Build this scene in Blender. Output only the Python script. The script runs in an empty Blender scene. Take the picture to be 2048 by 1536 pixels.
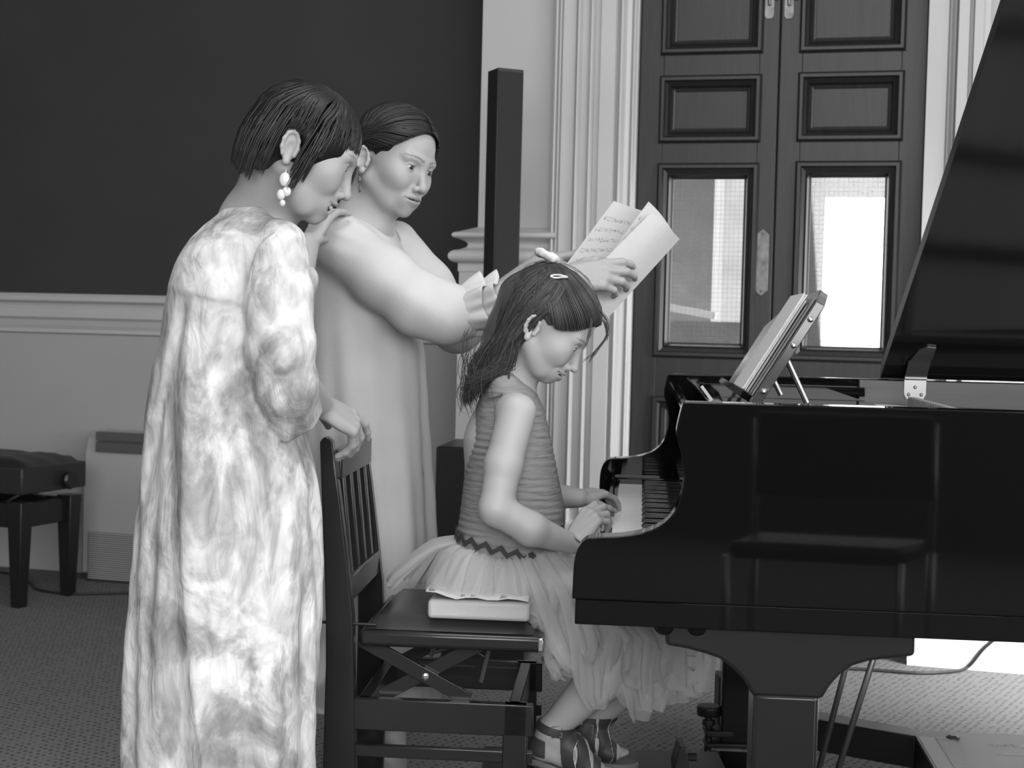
import bpy, bmesh, math, random
import numpy as np
from mathutils import Vector, Matrix
rnd = random.Random(7)
np.random.seed(7)
C = bpy.context.scene.collection
SC = bpy.context.scene
rad = math.radians

# ------------------------------------------------------------------ camera
F_PX = 2970.0; EYE = Vector((0, 0, 1.10)); PITCH = math.atan(120 / F_PX); ROLL = rad(1.4)
_f = Vector((0, math.cos(PITCH), -math.sin(PITCH)))
_r0 = Vector((1, 0, 0)); _u0 = _r0.cross(_f)
_r = _r0 * math.cos(ROLL) + _u0 * math.sin(ROLL)
_u = _u0 * math.cos(ROLL) - _r0 * math.sin(ROLL)
cam_d = bpy.data.cameras.new('camera'); cam = bpy.data.objects.new('camera', cam_d); C.objects.link(cam)
cam_d.sensor_fit = 'HORIZONTAL'; cam_d.sensor_width = 36; cam_d.lens = F_PX / 2048 * 36
cam.matrix_world = Matrix(((_r.x, _u.x, -_f.x, EYE.x), (_r.y, _u.y, -_f.y, EYE.y), (_r.z, _u.z, -_f.z, EYE.z), (0, 0, 0, 1)))
cam_d.clip_end = 100
cam_d.dof.use_dof = True; cam_d.dof.focus_distance = 2.7; cam_d.dof.aperture_fstop = 9
SC.camera = cam

def ray(px, py):
    return (_f + _r * ((px - 1024) / F_PX) - _u * ((py - 768) / F_PX))
def at(px, py, Y):
    """world point whose distance along +Y is Y and that the photo shows at (px, py)"""
    d = ray(px, py); return EYE + d * (Y / d.y)
def on_plane(px, py, p0, n):
    d = ray(px, py); return EYE + d * ((p0 - EYE).dot(n) / d.dot(n))

# ------------------------------------------------------------------ sky, lights, exposure
W = bpy.data.worlds.new('sky'); SC.world = W; W.use_nodes = True
W.node_tree.nodes['Background'].inputs[0].default_value = (1, 1, 1, 1)
W.node_tree.nodes['Background'].inputs[1].default_value = 7.0
SC.view_settings.view_transform = 'Standard'; SC.view_settings.look = 'None'
SC.view_settings.exposure = 0.0; SC.view_settings.gamma = 1.0; SC.view_settings.use_curve_mapping = False
SC.cycles.use_denoising = True
SC.cycles.max_bounces = 8; SC.cycles.diffuse_bounces = 3; SC.cycles.glossy_bounces = 3
SC.cycles.transparent_max_bounces = 24; SC.cycles.transmission_bounces = 4
SC.cycles.caustics_reflective = False; SC.cycles.caustics_refractive = False
SC.cycles.sample_clamp_indirect = 6

def area(name, loc, target, w, h, power, spread=180):
    l = bpy.data.lights.new(name, 'AREA'); l.shape = 'RECTANGLE'; l.size = w; l.size_y = h; l.energy = power
    l.spread = rad(spread)
    o = bpy.data.objects.new(name, l); C.objects.link(o); o.location = loc
    o.rotation_euler = (Vector(target) - Vector(loc)).to_track_quat('-Z', 'Y').to_euler()
    return o
area('window_light_right', (3.4, 0.9, 2.5), (-0.3, 2.9, 0.9), 2.6, 2.2, 92)
area('rear_fill_light', (0.8, -2.8, 2.1), (0.0, 3.4, 0.8), 5.2, 2.2, 290)  # added frontal fill behind the camera, no window modelled there
area('ceiling_light', (-0.1, 2.0, 3.4), (0.0, 2.9, 0.8), 1.2, 1.2, 32)
area('skirting_fill_light', (2.6, 3.3, 1.15), (1.75, 4.9, 0.12), 0.8, 0.6, 42, 95)  # added lamp inside the room to brighten right-hand skirting and carpet
def spot(name, loc, target, power, angle, blend, size):
    l = bpy.data.lights.new(name, 'SPOT'); l.energy = power; l.spot_size = rad(angle); l.spot_blend = blend; l.shadow_soft_size = size
    o = bpy.data.objects.new(name, l); C.objects.link(o); o.location = loc
    o.rotation_euler = (Vector(target) - Vector(loc)).to_track_quat('-Z', 'Y').to_euler()
spot('sun_patch_spot', (1.2, -1.9, 2.9), (-0.38, 2.48, 0.28), 400, 11, 0.6, 0.08)  # added spot standing in for the patch of sun on the lower dress

# ------------------------------------------------------------------ materials (all greys: the place is photographed in black and white)
MATS = {}
def mat(name, v, rough=0.6, metal=0.0, spec=0.5, coat=0.0, noise=None, bump=None, alpha=None, attr=False, sub=0.0):
    """noise = (scale, amount, detail): albedo variation;  bump = (scale, strength[, stretch xyz])"""
    if name in MATS: return MATS[name]
    m = bpy.data.materials.new(name); m.use_nodes = True; MATS[name] = m
    nt = m.node_tree; b = nt.nodes['Principled BSDF']
    b.inputs['Base Color'].default_value = (v, v, v, 1); b.inputs['Roughness'].default_value = rough
    b.inputs['Metallic'].default_value = metal; b.inputs['Specular IOR Level'].default_value = spec
    b.inputs['Coat Weight'].default_value = coat; b.inputs['Coat Roughness'].default_value = 0.03
    if sub:
        b.inputs['Subsurface Weight'].default_value = sub; b.inputs['Subsurface Radius'].default_value = (1, 1, 1)
        b.inputs['Subsurface Scale'].default_value = 0.006
    N = nt.nodes.new; L = nt.links.new
    tc = N('ShaderNodeTexCoord')
    col = None
    if noise:
        t = N('ShaderNodeTexNoise'); t.inputs['Scale'].default_value = noise[0]; t.inputs['Detail'].default_value = noise[2] if len(noise) > 2 else 4
        mp = N('ShaderNodeMapping'); mp.inputs['Scale'].default_value = noise[3] if len(noise) > 3 else (1, 1, 1)
        L(tc.outputs['Object'], mp.inputs[0]); L(mp.outputs[0], t.inputs['Vector'])
        r = N('ShaderNodeMapRange'); r.inputs[1].default_value = 0.3; r.inputs[2].default_value = 0.7
        r.inputs[3].default_value = v * (1 - noise[1]); r.inputs[4].default_value = v * (1 + noise[1])
        L(t.outputs[0], r.inputs[0]); col = r.outputs[0]; L(col, b.inputs['Base Color'])
    if attr:
        a = N('ShaderNodeAttribute'); a.attribute_name = 'tone'
        mu = N('ShaderNodeMath'); mu.operation = 'MULTIPLY'
        if col: L(col, mu.inputs[0])
        else: mu.inputs[0].default_value = v
        L(a.outputs['Fac'], mu.inputs[1]); L(mu.outputs[0], b.inputs['Base Color'])
    if bump:
        t = N('ShaderNodeTexNoise'); t.inputs['Scale'].default_value = bump[0]; t.inputs['Detail'].default_value = 3
        mp = N('ShaderNodeMapping'); mp.inputs['Scale'].default_value = bump[2] if len(bump) > 2 else (1, 1, 1)
        L(tc.outputs['Object'], mp.inputs[0]); L(mp.outputs[0], t.inputs['Vector'])
        bp = N('ShaderNodeBump'); bp.inputs['Strength'].default_value = bump[1]; bp.inputs['Distance'].default_value = 0.004
        L(t.outputs[0], bp.inputs['Height']); L(bp.outputs[0], b.inputs['Normal'])
    if alpha is not None:
        b.inputs['Alpha'].default_value = alpha
    return m

# ------------------------------------------------------------------ mesh helpers
class MB:
    def __init__(s): s.v = []; s.f = []; s.m = []; s.mi = 0
    def add(s, vs, fs):
        o = len(s.v); s.v.extend(tuple(x) for x in vs)
        for f in fs: s.f.append(tuple(i + o for i in f)); s.m.append(s.mi)
        return s
    def box(s, c, size, R=None):
        c = Vector(c); hx, hy, hz = (x / 2 for x in size)
        vs = [Vector((x, y, z)) for x in (-hx, hx) for y in (-hy, hy) for z in (-hz, hz)]
        if R is not None: vs = [R @ v for v in vs]
        return s.add([v + c for v in vs], [(0, 1, 3, 2), (4, 6, 7, 5), (0, 4, 5, 1), (2, 3, 7, 6), (0, 2, 6, 4), (1, 5, 7, 3)])
    def prism(s, pts, ext):
        """closed polygon of 3-D points swept by the vector ext"""
        n = len(pts); e = Vector(ext); a = [Vector(p) for p in pts]
        return s.add(a + [p + e for p in a], [tuple(range(n - 1, -1, -1)), tuple(range(n, 2 * n))] + [(i, (i + 1) % n, n + (i + 1) % n, n + i) for i in range(n)])
    def beam(s, a, b, w, h, up=(0, 0, 1)):
        a = Vector(a); b = Vector(b); d = (b - a); L = d.length; d.normalize()
        sd = d.cross(Vector(up)); sd.normalize(); u2 = sd.cross(d)
        R = Matrix((d, sd, u2)).transposed()
        return s.box((a + b) / 2, (L, w, h), R)
    def tube(s, pts, r, n=8, cap=True, flat=1.0, up=None):
        pts = [Vector(p) for p in pts]; m = len(pts)
        rs = r if hasattr(r, '__len__') else [r] * m
        prev = None; vs = []
        for i, p in enumerate(pts):
            t = (pts[min(i + 1, m - 1)] - pts[max(i - 1, 0)])
            if t.length < 1e-9: t = Vector((0, 0, 1))
            t.normalize()
            if prev is None:
                ref = Vector(up) if up else (Vector((0, 0, 1)) if abs(t.z) < .9 else Vector((1, 0, 0)))
                prev = (ref - t * ref.dot(t)).normalized()
            else:
                prev = prev - t * prev.dot(t)
                prev = prev.normalized() if prev.length > 1e-6 else t.orthogonal().normalized()
            b = t.cross(prev)
            for k in range(n):
                a = 2 * math.pi * k / n
                vs.append(p + (prev * math.cos(a) + b * (math.sin(a) * flat)) * rs[i])
        fs = [(i * n + k, i * n + (k + 1) % n, (i + 1) * n + (k + 1) % n, (i + 1) * n + k) for i in range(m - 1) for k in range(n)]
        if cap: fs += [tuple(range(n - 1, -1, -1)), tuple((m - 1) * n + k for k in range(n))]
        return s.add(vs, fs)
    def lathe(s, prof, c=(0, 0, 0), n=24, axis=None):
        """prof: (radius, height) list along +Z (or axis)"""
        c = Vector(c); R = Vector(axis).to_track_quat('Z', 'Y').to_matrix() if axis else Matrix.Identity(3)
        m = len(prof); vs = []
        for r_, z in prof:
            for k in range(n):
                a = 2 * math.pi * k / n; vs.append(c + R @ Vector((r_ * math.cos(a), r_ * math.sin(a), z)))
        fs = [(i * n + k, i * n + (k + 1) % n, (i + 1) * n + (k + 1) % n, (i + 1) * n + k) for i in range(m - 1) for k in range(n)]
        fs += [tuple(range(n - 1, -1, -1)), tuple((m - 1) * n + k for k in range(n))]
        return s.add(vs, fs)
    def ball(s, c, r, n=12, R=None):
        c = Vector(c); rr = r if hasattr(r, '__len__') else (r, r, r); vs = []; h = n // 2
        for i in range(h + 1):
            t = math.pi * i / h
            for k in range(n):
                a = 2 * math.pi * k / n; v = Vector((rr[0] * math.sin(t) * math.cos(a), rr[1] * math.sin(t) * math.sin(a), rr[2] * math.cos(t)))
                vs.append(c + (R @ v if R is not None else v))
        return s.add(vs, [(i * n + k, (i + 1) * n + k, (i + 1) * n + (k + 1) % n, i * n + (k + 1) % n) for i in range(h) for k in range(n)])
    def grid(s, P, thick=0.0):
        """P[i][j] points; a sheet, given a real thickness along its normals when thick > 0"""
        ni, nj = len(P), len(P[0]); P = [[Vector(p) for p in row] for row in P]
        fs = [(i * nj + j, i * nj + j + 1, (i + 1) * nj + j + 1, (i + 1) * nj + j) for i in range(ni - 1) for j in range(nj - 1)]
        if not thick: return s.add([p for row in P for p in row], fs)
        top = []; bot = []
        for i in range(ni):
            for j in range(nj):
                du = P[min(i + 1, ni - 1)][j] - P[max(i - 1, 0)][j]; dv = P[i][min(j + 1, nj - 1)] - P[i][max(j - 1, 0)]
                n = du.cross(dv); n = n.normalized() if n.length > 1e-12 else Vector((0, 0, 1))
                top.append(P[i][j] + n * thick / 2); bot.append(P[i][j] - n * thick / 2)
        N = ni * nj; idx = lambda i, j: i * nj + j
        f2 = list(fs) + [tuple(x + N for x in reversed(f)) for f in fs]
        ring = [idx(i, 0) for i in range(ni)] + [idx(ni - 1, j) for j in range(1, nj)] + [idx(i, nj - 1) for i in range(ni - 2, -1, -1)] + [idx(0, j) for j in range(nj - 2, 0, -1)]
        for a, b in zip(ring, ring[1:] + ring[:1]): f2.append((a, b, b + N, a + N))
        return s.add(top + bot, f2)
    def build(s, name, mats, parent=None, smooth=False, bevel=0, seg=2, fix=True):
        mats = mats if isinstance(mats, (list, tuple)) else [mats]
        off = ROOT.get(parent.name, Vector((0, 0, 0))) if parent else Vector((0, 0, 0))
        me = bpy.data.meshes.new(name); me.from_pydata([tuple(Vector(v) - off) for v in s.v], [], s.f)
        for m in mats: me.materials.append(m)
        if len(mats) > 1: me.polygons.foreach_set('material_index', s.m)
        if fix:
            bm = bmesh.new(); bm.from_mesh(me); bmesh.ops.recalc_face_normals(bm, faces=bm.faces); bm.to_mesh(me); bm.free()
        o = bpy.data.objects.new(name, me); C.objects.link(o)
        if parent: o.parent = parent; ROOT[o.name] = off
        else: ROOT[o.name] = Vector((0, 0, 0))
        if bevel:
            md = o.modifiers.new('bevel', 'BEVEL'); md.width = bevel; md.segments = seg; md.limit_method = 'ANGLE'; md.angle_limit = rad(40)
        if smooth:
            me.polygons.foreach_set('use_smooth', [True] * len(me.polygons))
        elif bevel:
            me.polygons.foreach_set('use_smooth', [True] * len(me.polygons)); me.set_sharp_from_angle(angle=rad(35)) if hasattr(me, 'set_sharp_from_angle') else None
        return o
ROOT = {}
def tag(o, label=None, cat=None, group=None, kind=None):
    for k, v in (('label', label), ('category', cat), ('group', group), ('kind', kind)):
        if v: o[k] = v
    return o
def thing(name, label, cat, loc, group=None):
    o = bpy.data.objects.new(name, None); C.objects.link(o); o.location = loc; o.empty_display_size = .05
    ROOT[o.name] = Vector(loc); return tag(o, label, cat, group)
def V(*a): return Vector(a)
def catmull(pts, n):
    """smooth resample of a list of vectors/tuples to n samples"""
    P = np.array([tuple(p) for p in pts], float); m = len(P)
    t = np.linspace(0, m - 1, n); i = np.clip(t.astype(int), 0, m - 2); u = (t - i)[:, None]
    p0 = P[np.clip(i - 1, 0, m - 1)]; p1 = P[i]; p2 = P[i + 1]; p3 = P[np.clip(i + 2, 0, m - 1)]
    return .5 * ((2 * p1) + (-p0 + p2) * u + (2 * p0 - 5 * p1 + 4 * p2 - p3) * u ** 2 + (-p0 + 3 * p1 - 3 * p2 + p3) * u ** 3)
# ================================================================== THE ROOM
YAW = rad(15); WU = V(math.cos(YAW), -math.sin(YAW), 0); WN = V(-math.sin(YAW), -math.cos(YAW), 0)   # along the walls / out of them
ZUP = V(0, 0, 1)
m_board = mat('dark_board_paint', .034, .75, noise=(3, .08))
m_wall = mat('grey_wall_paint', .40, .7, noise=(2, .03), bump=(60, .05))
m_white = mat('white_gloss_paint', .50, .45, noise=(4, .03))
m_wood = mat('dark_stained_door_wood', .019, .45, noise=(14, .25, 6, (6, 6, .5)))
m_dark = mat('rear_wall_paint', .22, .8)
m_ceil = mat('ceiling_paint', .6, .8)
def carpet():
    m = bpy.data.materials.new('dotted_carpet'); m.use_nodes = True; nt = m.node_tree; N = nt.nodes.new; L = nt.links.new
    b = nt.nodes['Principled BSDF']; b.inputs['Roughness'].default_value = .95; b.inputs['Specular IOR Level'].default_value = .1
    tc = N('ShaderNodeTexCoord'); mp = N('ShaderNodeMapping'); mp.inputs['Rotation'].default_value = (0, 0, YAW + .3)
    L(tc.outputs['Object'], mp.inputs[0])
    vo = N('ShaderNodeTexVoronoi'); vo.inputs['Scale'].default_value = 46; vo.inputs['Randomness'].default_value = .25
    L(mp.outputs[0], vo.inputs['Vector'])
    mr = N('ShaderNodeMapRange'); mr.inputs[1].default_value = .16; mr.inputs[2].default_value = .34; mr.inputs[3].default_value = .06; mr.inputs[4].default_value = .19
    L(vo.outputs['Distance'], mr.inputs[0])
    no = N('ShaderNodeTexNoise'); no.inputs['Scale'].default_value = 260; L(tc.outputs['Object'], no.inputs['Vector'])
    mu = N('ShaderNodeMath'); mu.operation = 'MULTIPLY'; m2 = N('ShaderNodeMapRange'); m2.inputs[3].default_value = .7; m2.inputs[4].default_value = 1.3
    L(no.outputs[0], m2.inputs[0]); L(mr.outputs[0], mu.inputs[0]); L(m2.outputs[0], mu.inputs[1]); L(mu.outputs[0], b.inputs['Base Color'])
    bp = N('ShaderNodeBump'); bp.inputs['Strength'].default_value = .3; bp.inputs['Distance'].default_value = .004
    L(no.outputs[0], bp.inputs['Height']); L(bp.outputs[0], b.inputs['Normal'])
    return m
m_carpet = carpet()
P_BOARD = at(150, 1145, 6.32); P_BOARD.z = 0      # a point on the wall with the dark board
P_DOOR = at(1940, 1330, 4.94); P_DOOR.z = 0       # a point on the nearer wall with the door
def wuz(px, py, P0, w=0.0):
    """(u, z) of the photo point on the wall plane through P0 (u measured along WU from P0)"""
    p = on_plane(px, py, P0 + WN * w, WN); return (p - P0).dot(WU), p.z
def wp(P0, u, z, w=0.0): return P0 + WU * u + ZUP * z + WN * w
def wbox(mb, P0, u0, u1, z0, z1, w0, w1):
    return mb.prism([wp(P0, u0, z0, w0), wp(P0, u1, z0, w0), wp(P0, u1, z0, w1), wp(P0, u0, z0, w1)], ZUP * (z1 - z0))
def wprof(mb, P0, prof, u0, u1):
    """profile [(z, w)] swept along the wall"""
    return mb.prism([wp(P0, u0, z, w) for z, w in prof], WU * (u1 - u0))
def struct(o): o['kind'] = 'structure'; return o

H = 3.6
# floor, ceiling, outer walls
fl = MB(); fl.add([(-6, -5, 0), (6, -5, 0), (6, 9, 0), (-6, 9, 0)], [(0, 1, 2, 3)]); fl.box((0, 2, -.06), (12, 14, .1))
struct(fl.build('floor', m_carpet, fix=False))
mb = MB(); mb.box((0, 1.2, H + .05), (12, 12.4, .1)); struct(mb.build('ceiling', m_ceil))
mb = MB(); mb.box((-4.6, 1.5, H / 2), (.1, 13, H)); struct(mb.build('wall_left', m_wall))
mb = MB(); mb.box((4.1, 1.0, H / 2), (.1, 7.9, H)); struct(mb.build('wall_right', m_dark))
mb = MB(); mb.box((0, -4.5, H / 2), (9.4, .1, H)); struct(mb.build('wall_rear', m_dark))

# the wall with the dark board
uc = (P_DOOR - P_BOARD).dot(WU)            # offset between the two wall origins along u
z_rt = wuz(150, 588, P_BOARD)[1]
u_corner = wuz(961, 240, P_DOOR)[0]        # corner of the nearer wall (measured on its own plane)
uB1 = uc + u_corner + .25
mb = MB(); mb.mi = 0; wbox(mb, P_BOARD, -4.2, uB1, 0, z_rt - .02, -.12, 0)
mb.mi = 1; wbox(mb, P_BOARD, -4.2, uB1, z_rt - .02, H, -.12, .012)
struct(mb.build('wall_back', [m_wall, m_board]))
def rail_prof(zt, k=1.0):
    return [(zt, 0), (zt, .035 * k), (zt - .012, .045 * k), (zt - .03, .045 * k), (zt - .042, .03 * k), (zt - .055, .024 * k), (zt - .065, .034 * k), (zt - .10, .034 * k), (zt - .112, .024 * k),
            (zt - .135, .018 * k), (zt - .15, .012 * k), (zt - .165, .012 * k), (zt - .172, 0)]
mb = MB(); wprof(mb, P_BOARD, rail_prof(z_rt, 1.2), -4.2, uB1); struct(mb.build('trim_1', m_white))
z_bt = wuz(150, 962, P_BOARD)[1]
mb = MB(); wprof(mb, P_BOARD, [(0, 0), (0, .035), (.07, .035), (z_bt - .08, .03), (z_bt - .07, .04), (z_bt - .045, .042), (z_bt - .03, .028), (z_bt - .01, .02), (z_bt, .012), (z_bt, 0)], -4.2, uB1)
struct(mb.build('baseboard_back', m_white))

# the nearer wall with the door
uDL = wuz(1271, 300, P_DOOR)[0]; uDR = wuz(1850, 300, P_DOOR)[0]; uSeam = wuz(1552, 300, P_DOOR)[0]
Z_DOOR = 2.75
uR = 2.2
mb = MB(); wbox(mb, P_DOOR, u_corner, uDL, 0, H, -.45, 0); wbox(mb, P_DOOR, uDR, uR, 0, H, -.16, 0); wbox(mb, P_DOOR, uDL, uDR, Z_DOOR, H, -.16, 0)
m_wall2 = mat('pale_wall_paint', .46, .65, noise=(2, .03), bump=(60, .05))
struct(mb.build('wall_front', m_wall2))
u_ped = wuz(925, 600, P_DOOR)[0]; uPil = wuz(1103, 300, P_DOOR)[0]
zr2 = wuz(1020, 466, P_DOOR)[1]; zr2b = wuz(1020, 545, P_DOOR)[1]
k2 = (zr2 - zr2b)
def rail2(w0):
    """dado cap: two rolls with a hollow between"""
    p = [(zr2 + .02, w0 - .05)]
    for i in range(9):
        a = math.pi * i / 8; p.append((zr2 - .012 + .012 * math.cos(a), w0 + .018 * math.sin(a) + .006))
    for i in range(1, 7):
        a = math.pi * i / 7; p.append((zr2 - .028 - .028 * (1 - math.cos(a)) / 2 * 1.2, w0 + .006 - .03 * math.sin(a)))
    for i in range(9):
        a = math.pi * i / 8; p.append((zr2 - .088 + .024 * math.cos(a), w0 + .03 * math.sin(a) + .004))
    p += [(zr2b, w0 + .004), (zr2b, w0 - .05)]
    return p
DW = .05
mb = MB(); wbox(mb, P_DOOR, u_ped, uPil + .04, 0, zr2b + .01, -.45, DW)
struct(mb.build('trim_2', m_wall2))
mb = MB()                                    # cap of the dado, returning round the corner
prof = rail2(DW)
loop = [[(u_ped - (w - DW), z, -.45) for z, w in prof], [(u_ped - (w - DW), z, w) for z, w in prof], [(uPil + .04, z, w) for z, w in prof]]
n = len(prof); vs = [wp(P_DOOR, *q) for ring in loop for q in ring]
mb.add(vs, [(i * n + j, i * n + (j + 1) % n, (i + 1) * n + (j + 1) % n, (i + 1) * n + j) for i in range(2) for j in range(n)] + [tuple(range(n)), tuple(2 * n + j for j in range(n))])
struct(mb.build('trim_3', m_white, smooth=False))
zb2 = wuz(1137, 1015, P_DOOR, DW)[1]
mb = MB(); wprof(mb, P_DOOR, [(0, DW), (0, DW + .03), (zb2 - .09, DW + .03), (zb2 - .08, DW + .036), (zb2 - .055, DW + .036), (zb2 - .04, DW + .022), (zb2 - .015, DW + .02), (zb2, DW + .008), (zb2, DW)], u_ped - .03, uDL)
struct(mb.build('baseboard_front', m_white))
# moulded pilaster / architrave left of the door: a stepped profile drawn upright
def uprof(pairs, name, z1=H):
    mb = MB(); mb.prism([wp(P_DOOR, u, 0, w) for u, w in pairs], ZUP * z1); return struct(mb.build(name, m_white))
def bead(u0, u1, w, h, n=6):
    return [(u0 + (u1 - u0) * i / n, w + h * math.sin(math.pi * i / n)) for i in range(n + 1)]
U = lambda px: wuz(px, 300, P_DOOR, .06)[0]
pr = [(U(1102), -.01), (U(1102), .05)] + bead(U(1103), U(1111), .05, .012) + bead(U(1112), U(1119), .055, .008) + [(U(1122), .068), (U(1147), .068)] + bead(U(1150), U(1158), .075, .012) + \
     [(U(1160), .06), (U(1172), .06), (U(1175), .075)] + bead(U(1176), U(1184), .075, .01) + [(U(1186), .06), (U(1196), .06), (U(1199), .082), (U(1228), .082), (U(1231), .06)] + \
     bead(U(1233), U(1246), .062, .02) + [(U(1248), .055), (U(1256), .05)] + bead(U(1258), U(1267), .045, .014) + [(U(1270), .04), (uDL + .002, .035), (uDL + .002, -.01)]
uprof(pr, 'trim_4')
pr = [(uDR - .002, -.01), (uDR - .002, .03), (U(1889), .034)] + bead(U(1890), U(1897), .03, .014) + bead(U(1899), U(1907), .035, .01) + [(U(1909), .07), (U(1930), .07), (U(1932), .05), (U(1938), .05), (U(1940), .085), (U(1958), .085), (U(1960), .06), (U(1972), .06), (U(1972), -.01)]
uprof(pr, 'trim_5')
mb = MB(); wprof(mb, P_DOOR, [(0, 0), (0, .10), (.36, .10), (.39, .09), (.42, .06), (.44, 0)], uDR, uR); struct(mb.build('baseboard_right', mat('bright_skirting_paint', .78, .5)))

# ---- the double door
def frame_loop(mb, P0, u0, u1, z0, z1, prof):
    """mitred moulding round a rectangle: prof = [(inset, w)]"""
    n = len(prof); vs = []
    for cu, cz, su, sz in ((u0, z0, 1, 1), (u1, z0, -1, 1), (u1, z1, -1, -1), (u0, z1, 1, -1)):
        for i_, w in prof: vs.append(wp(P0, cu + su * i_, cz + sz * i_, w))
    mb.add(vs, [(k * n + j, k * n + (j + 1) % n, ((k + 1) % 4) * n + (j + 1) % n, ((k + 1) % 4) * n + j) for k in range(4) for j in range(n)])
DR = -.03       # leaf face sits this far behind the wall face
def moulding(mb, u0, u1, z0, z1, wid):
    frame_loop(mb, P_DOOR, u0, u1, z0, z1, [(-.012, DR - .01), (-.012, DR + .006), (-.004, DR + .018), (.006, DR + .018), (.010, DR + .006), (wid * .55, DR - .004), (wid * .7, DR + .002), (wid * .85, DR - .014), (wid, DR - .02), (wid, DR - .03)])
m_brass = mat('tarnished_metal', .16, .4, .8, noise=(40, .3))
def wired_glass():
    m = bpy.data.materials.new('wired_glass'); m.use_nodes = True; nt = m.node_tree; N = nt.nodes.new; L = nt.links.new
    nt.nodes.remove(nt.nodes['Principled BSDF']); out = nt.nodes['Material Output']
    tr = N('ShaderNodeBsdfTransparent'); tr.inputs[0].default_value = (.93, .93, .93, 1)
    gl = N('ShaderNodeBsdfGlossy'); gl.inputs['Roughness'].default_value = .02; gl.inputs[0].default_value = (.9, .9, .9, 1)
    df = N('ShaderNodeBsdfDiffuse'); df.inputs[0].default_value = (.2, .2, .2, 1)
    m1 = N('ShaderNodeMixShader'); m1.inputs[0].default_value = .05; L(tr.outputs[0], m1.inputs[1]); L(gl.outputs[0], m1.inputs[2])
    tc = N('ShaderNodeTexCoord'); mp = N('ShaderNodeMapping'); mp.inputs['Rotation'].default_value = (0, 0, YAW); L(tc.outputs['Object'], mp.inputs[0])
    sx = N('ShaderNodeSeparateXYZ'); L(mp.outputs[0], sx.inputs[0]); best = None
    for ax in (0, 2):
        a = N('ShaderNodeMath'); a.operation = 'MULTIPLY'; a.inputs[1].default_value = 62; L(sx.outputs[ax], a.inputs[0])
        f = N('ShaderNodeMath'); f.operation = 'FRACT'; L(a.outputs[0], f.inputs[0])
        l = N('ShaderNodeMath'); l.operation = 'LESS_THAN'; l.inputs[1].default_value = .07; L(f.outputs[0], l.inputs[0])
        if best is None: best = l
        else:
            mx = N('ShaderNodeMath'); mx.operation = 'MAXIMUM'; L(best.outputs[0], mx.inputs[0]); L(l.outputs[0], mx.inputs[1]); best = mx
    sc_ = N('ShaderNodeMath'); sc_.operation = 'MULTIPLY'; sc_.inputs[1].default_value = .28; L(best.outputs[0], sc_.inputs[0])
    m2 = N('ShaderNodeMixShader'); L(sc_.outputs[0], m2.inputs[0]); L(m1.outputs[0], m2.inputs[1]); L(df.outputs[0], m2.inputs[2]); L(m2.outputs[0], out.inputs[0])
    return m
m_glass = wired_glass()
def leaf(name, u0, u1, panels, glass):
    g0, g1, gz0, gz1 = glass; t0, t1 = DR - .045, DR
    allp = panels + [glass, (g0, g1, .30, gz0 - .16)]
    mb = MB()
    wbox(mb, P_DOOR, u0, g0, 0.01, Z_DOOR, t0, t1); wbox(mb, P_DOOR, g1, u1, 0.01, Z_DOOR, t0, t1)      # stiles
    zs = sorted([(p[2], p[3]) for p in allp]); z = .01
    for a, b in zs + [(Z_DOOR, Z_DOOR)]:
        if a > z: wbox(mb, P_DOOR, g0, g1, z, a, t0, t1)                                                  # rails
        z = b
    o = struct(mb.build(name, m_wood, bevel=.002))
    for p in panels + [allp[-1]]:
        mb = MB(); a, b, c, d = p; wbox(mb, P_DOOR, a - .005, b + .005, c - .005, d + .005, t0 + .01, DR - .022)
        frame_loop(mb, P_DOOR, a + .035, b - .035, c + .035, d - .035, [(-.006, DR - .025), (-.006, DR - .017), (.0, DR - .014), (.006, DR - .017), (.008, DR - .025)])
        moulding(mb, a, b, c, d, .035)
        mb.build('panel', m_wood, o)
    mb = MB(); moulding(mb, g0, g1, gz0, gz1, .042); mb.build('window_moulding', m_wood, o)
    mb = MB(); wbox(mb, P_DOOR, g0, g1, gz0, gz1, DR - .03, DR - .026); mb.build('glass_pane', m_glass, o)
    return o
def rect(x0, x1, y0, y1):
    a = wuz(x0, (y0 + y1) / 2, P_DOOR, DR)[0]; b = wuz(x1, (y0 + y1) / 2, P_DOOR, DR)[0]; xm = (x0 + x1) / 2
    return a, b, wuz(xm, y1, P_DOOR, DR)[1], wuz(xm, y0, P_DOOR, DR)[1]
La = rect(1325, 1515, 157, 279); Ra = rect(1594, 1803, 150, 276)
Lt = rect(1325, 1515, -40, 102); Rt = rect(1594, 1803, -46, 97)
Lg = rect(1317, 1507, 333, 710); Rg = rect(1592, 1790, 329, 718)
fit = lambda p, g: (g[0], g[1], p[2], p[3])
hL = [fit(La, Lg), fit(Lt, Lg), (Lg[0], Lg[1], Lt[3] + .12, Z_DOOR - .12)]
hR = [fit(Ra, Rg), fit(Rt, Rg), (Rg[0], Rg[1], Rt[3] + .12, Z_DOOR - .12)]
d1 = leaf('door_1', uDL + .004, uSeam - .003, hL, Lg); d2 = leaf('door_2', uSeam + .003, uDR - .004, hR, Rg)
mb = MB(); wbox(mb, P_DOOR, uSeam - .02, uSeam + .02, .01, Z_DOOR, DR - .06, DR - .046); mb.build('rebate_strip', m_wood, d1)
for u_, d_ in ((uDL, d1), (uDR, d2)):
    mb = MB(); wbox(mb, P_DOOR, u_ - .03, u_ + .03, 0, Z_DOOR + .02, DR - .075, DR - .046); mb.build('door_stop', m_wood, d_)
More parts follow.
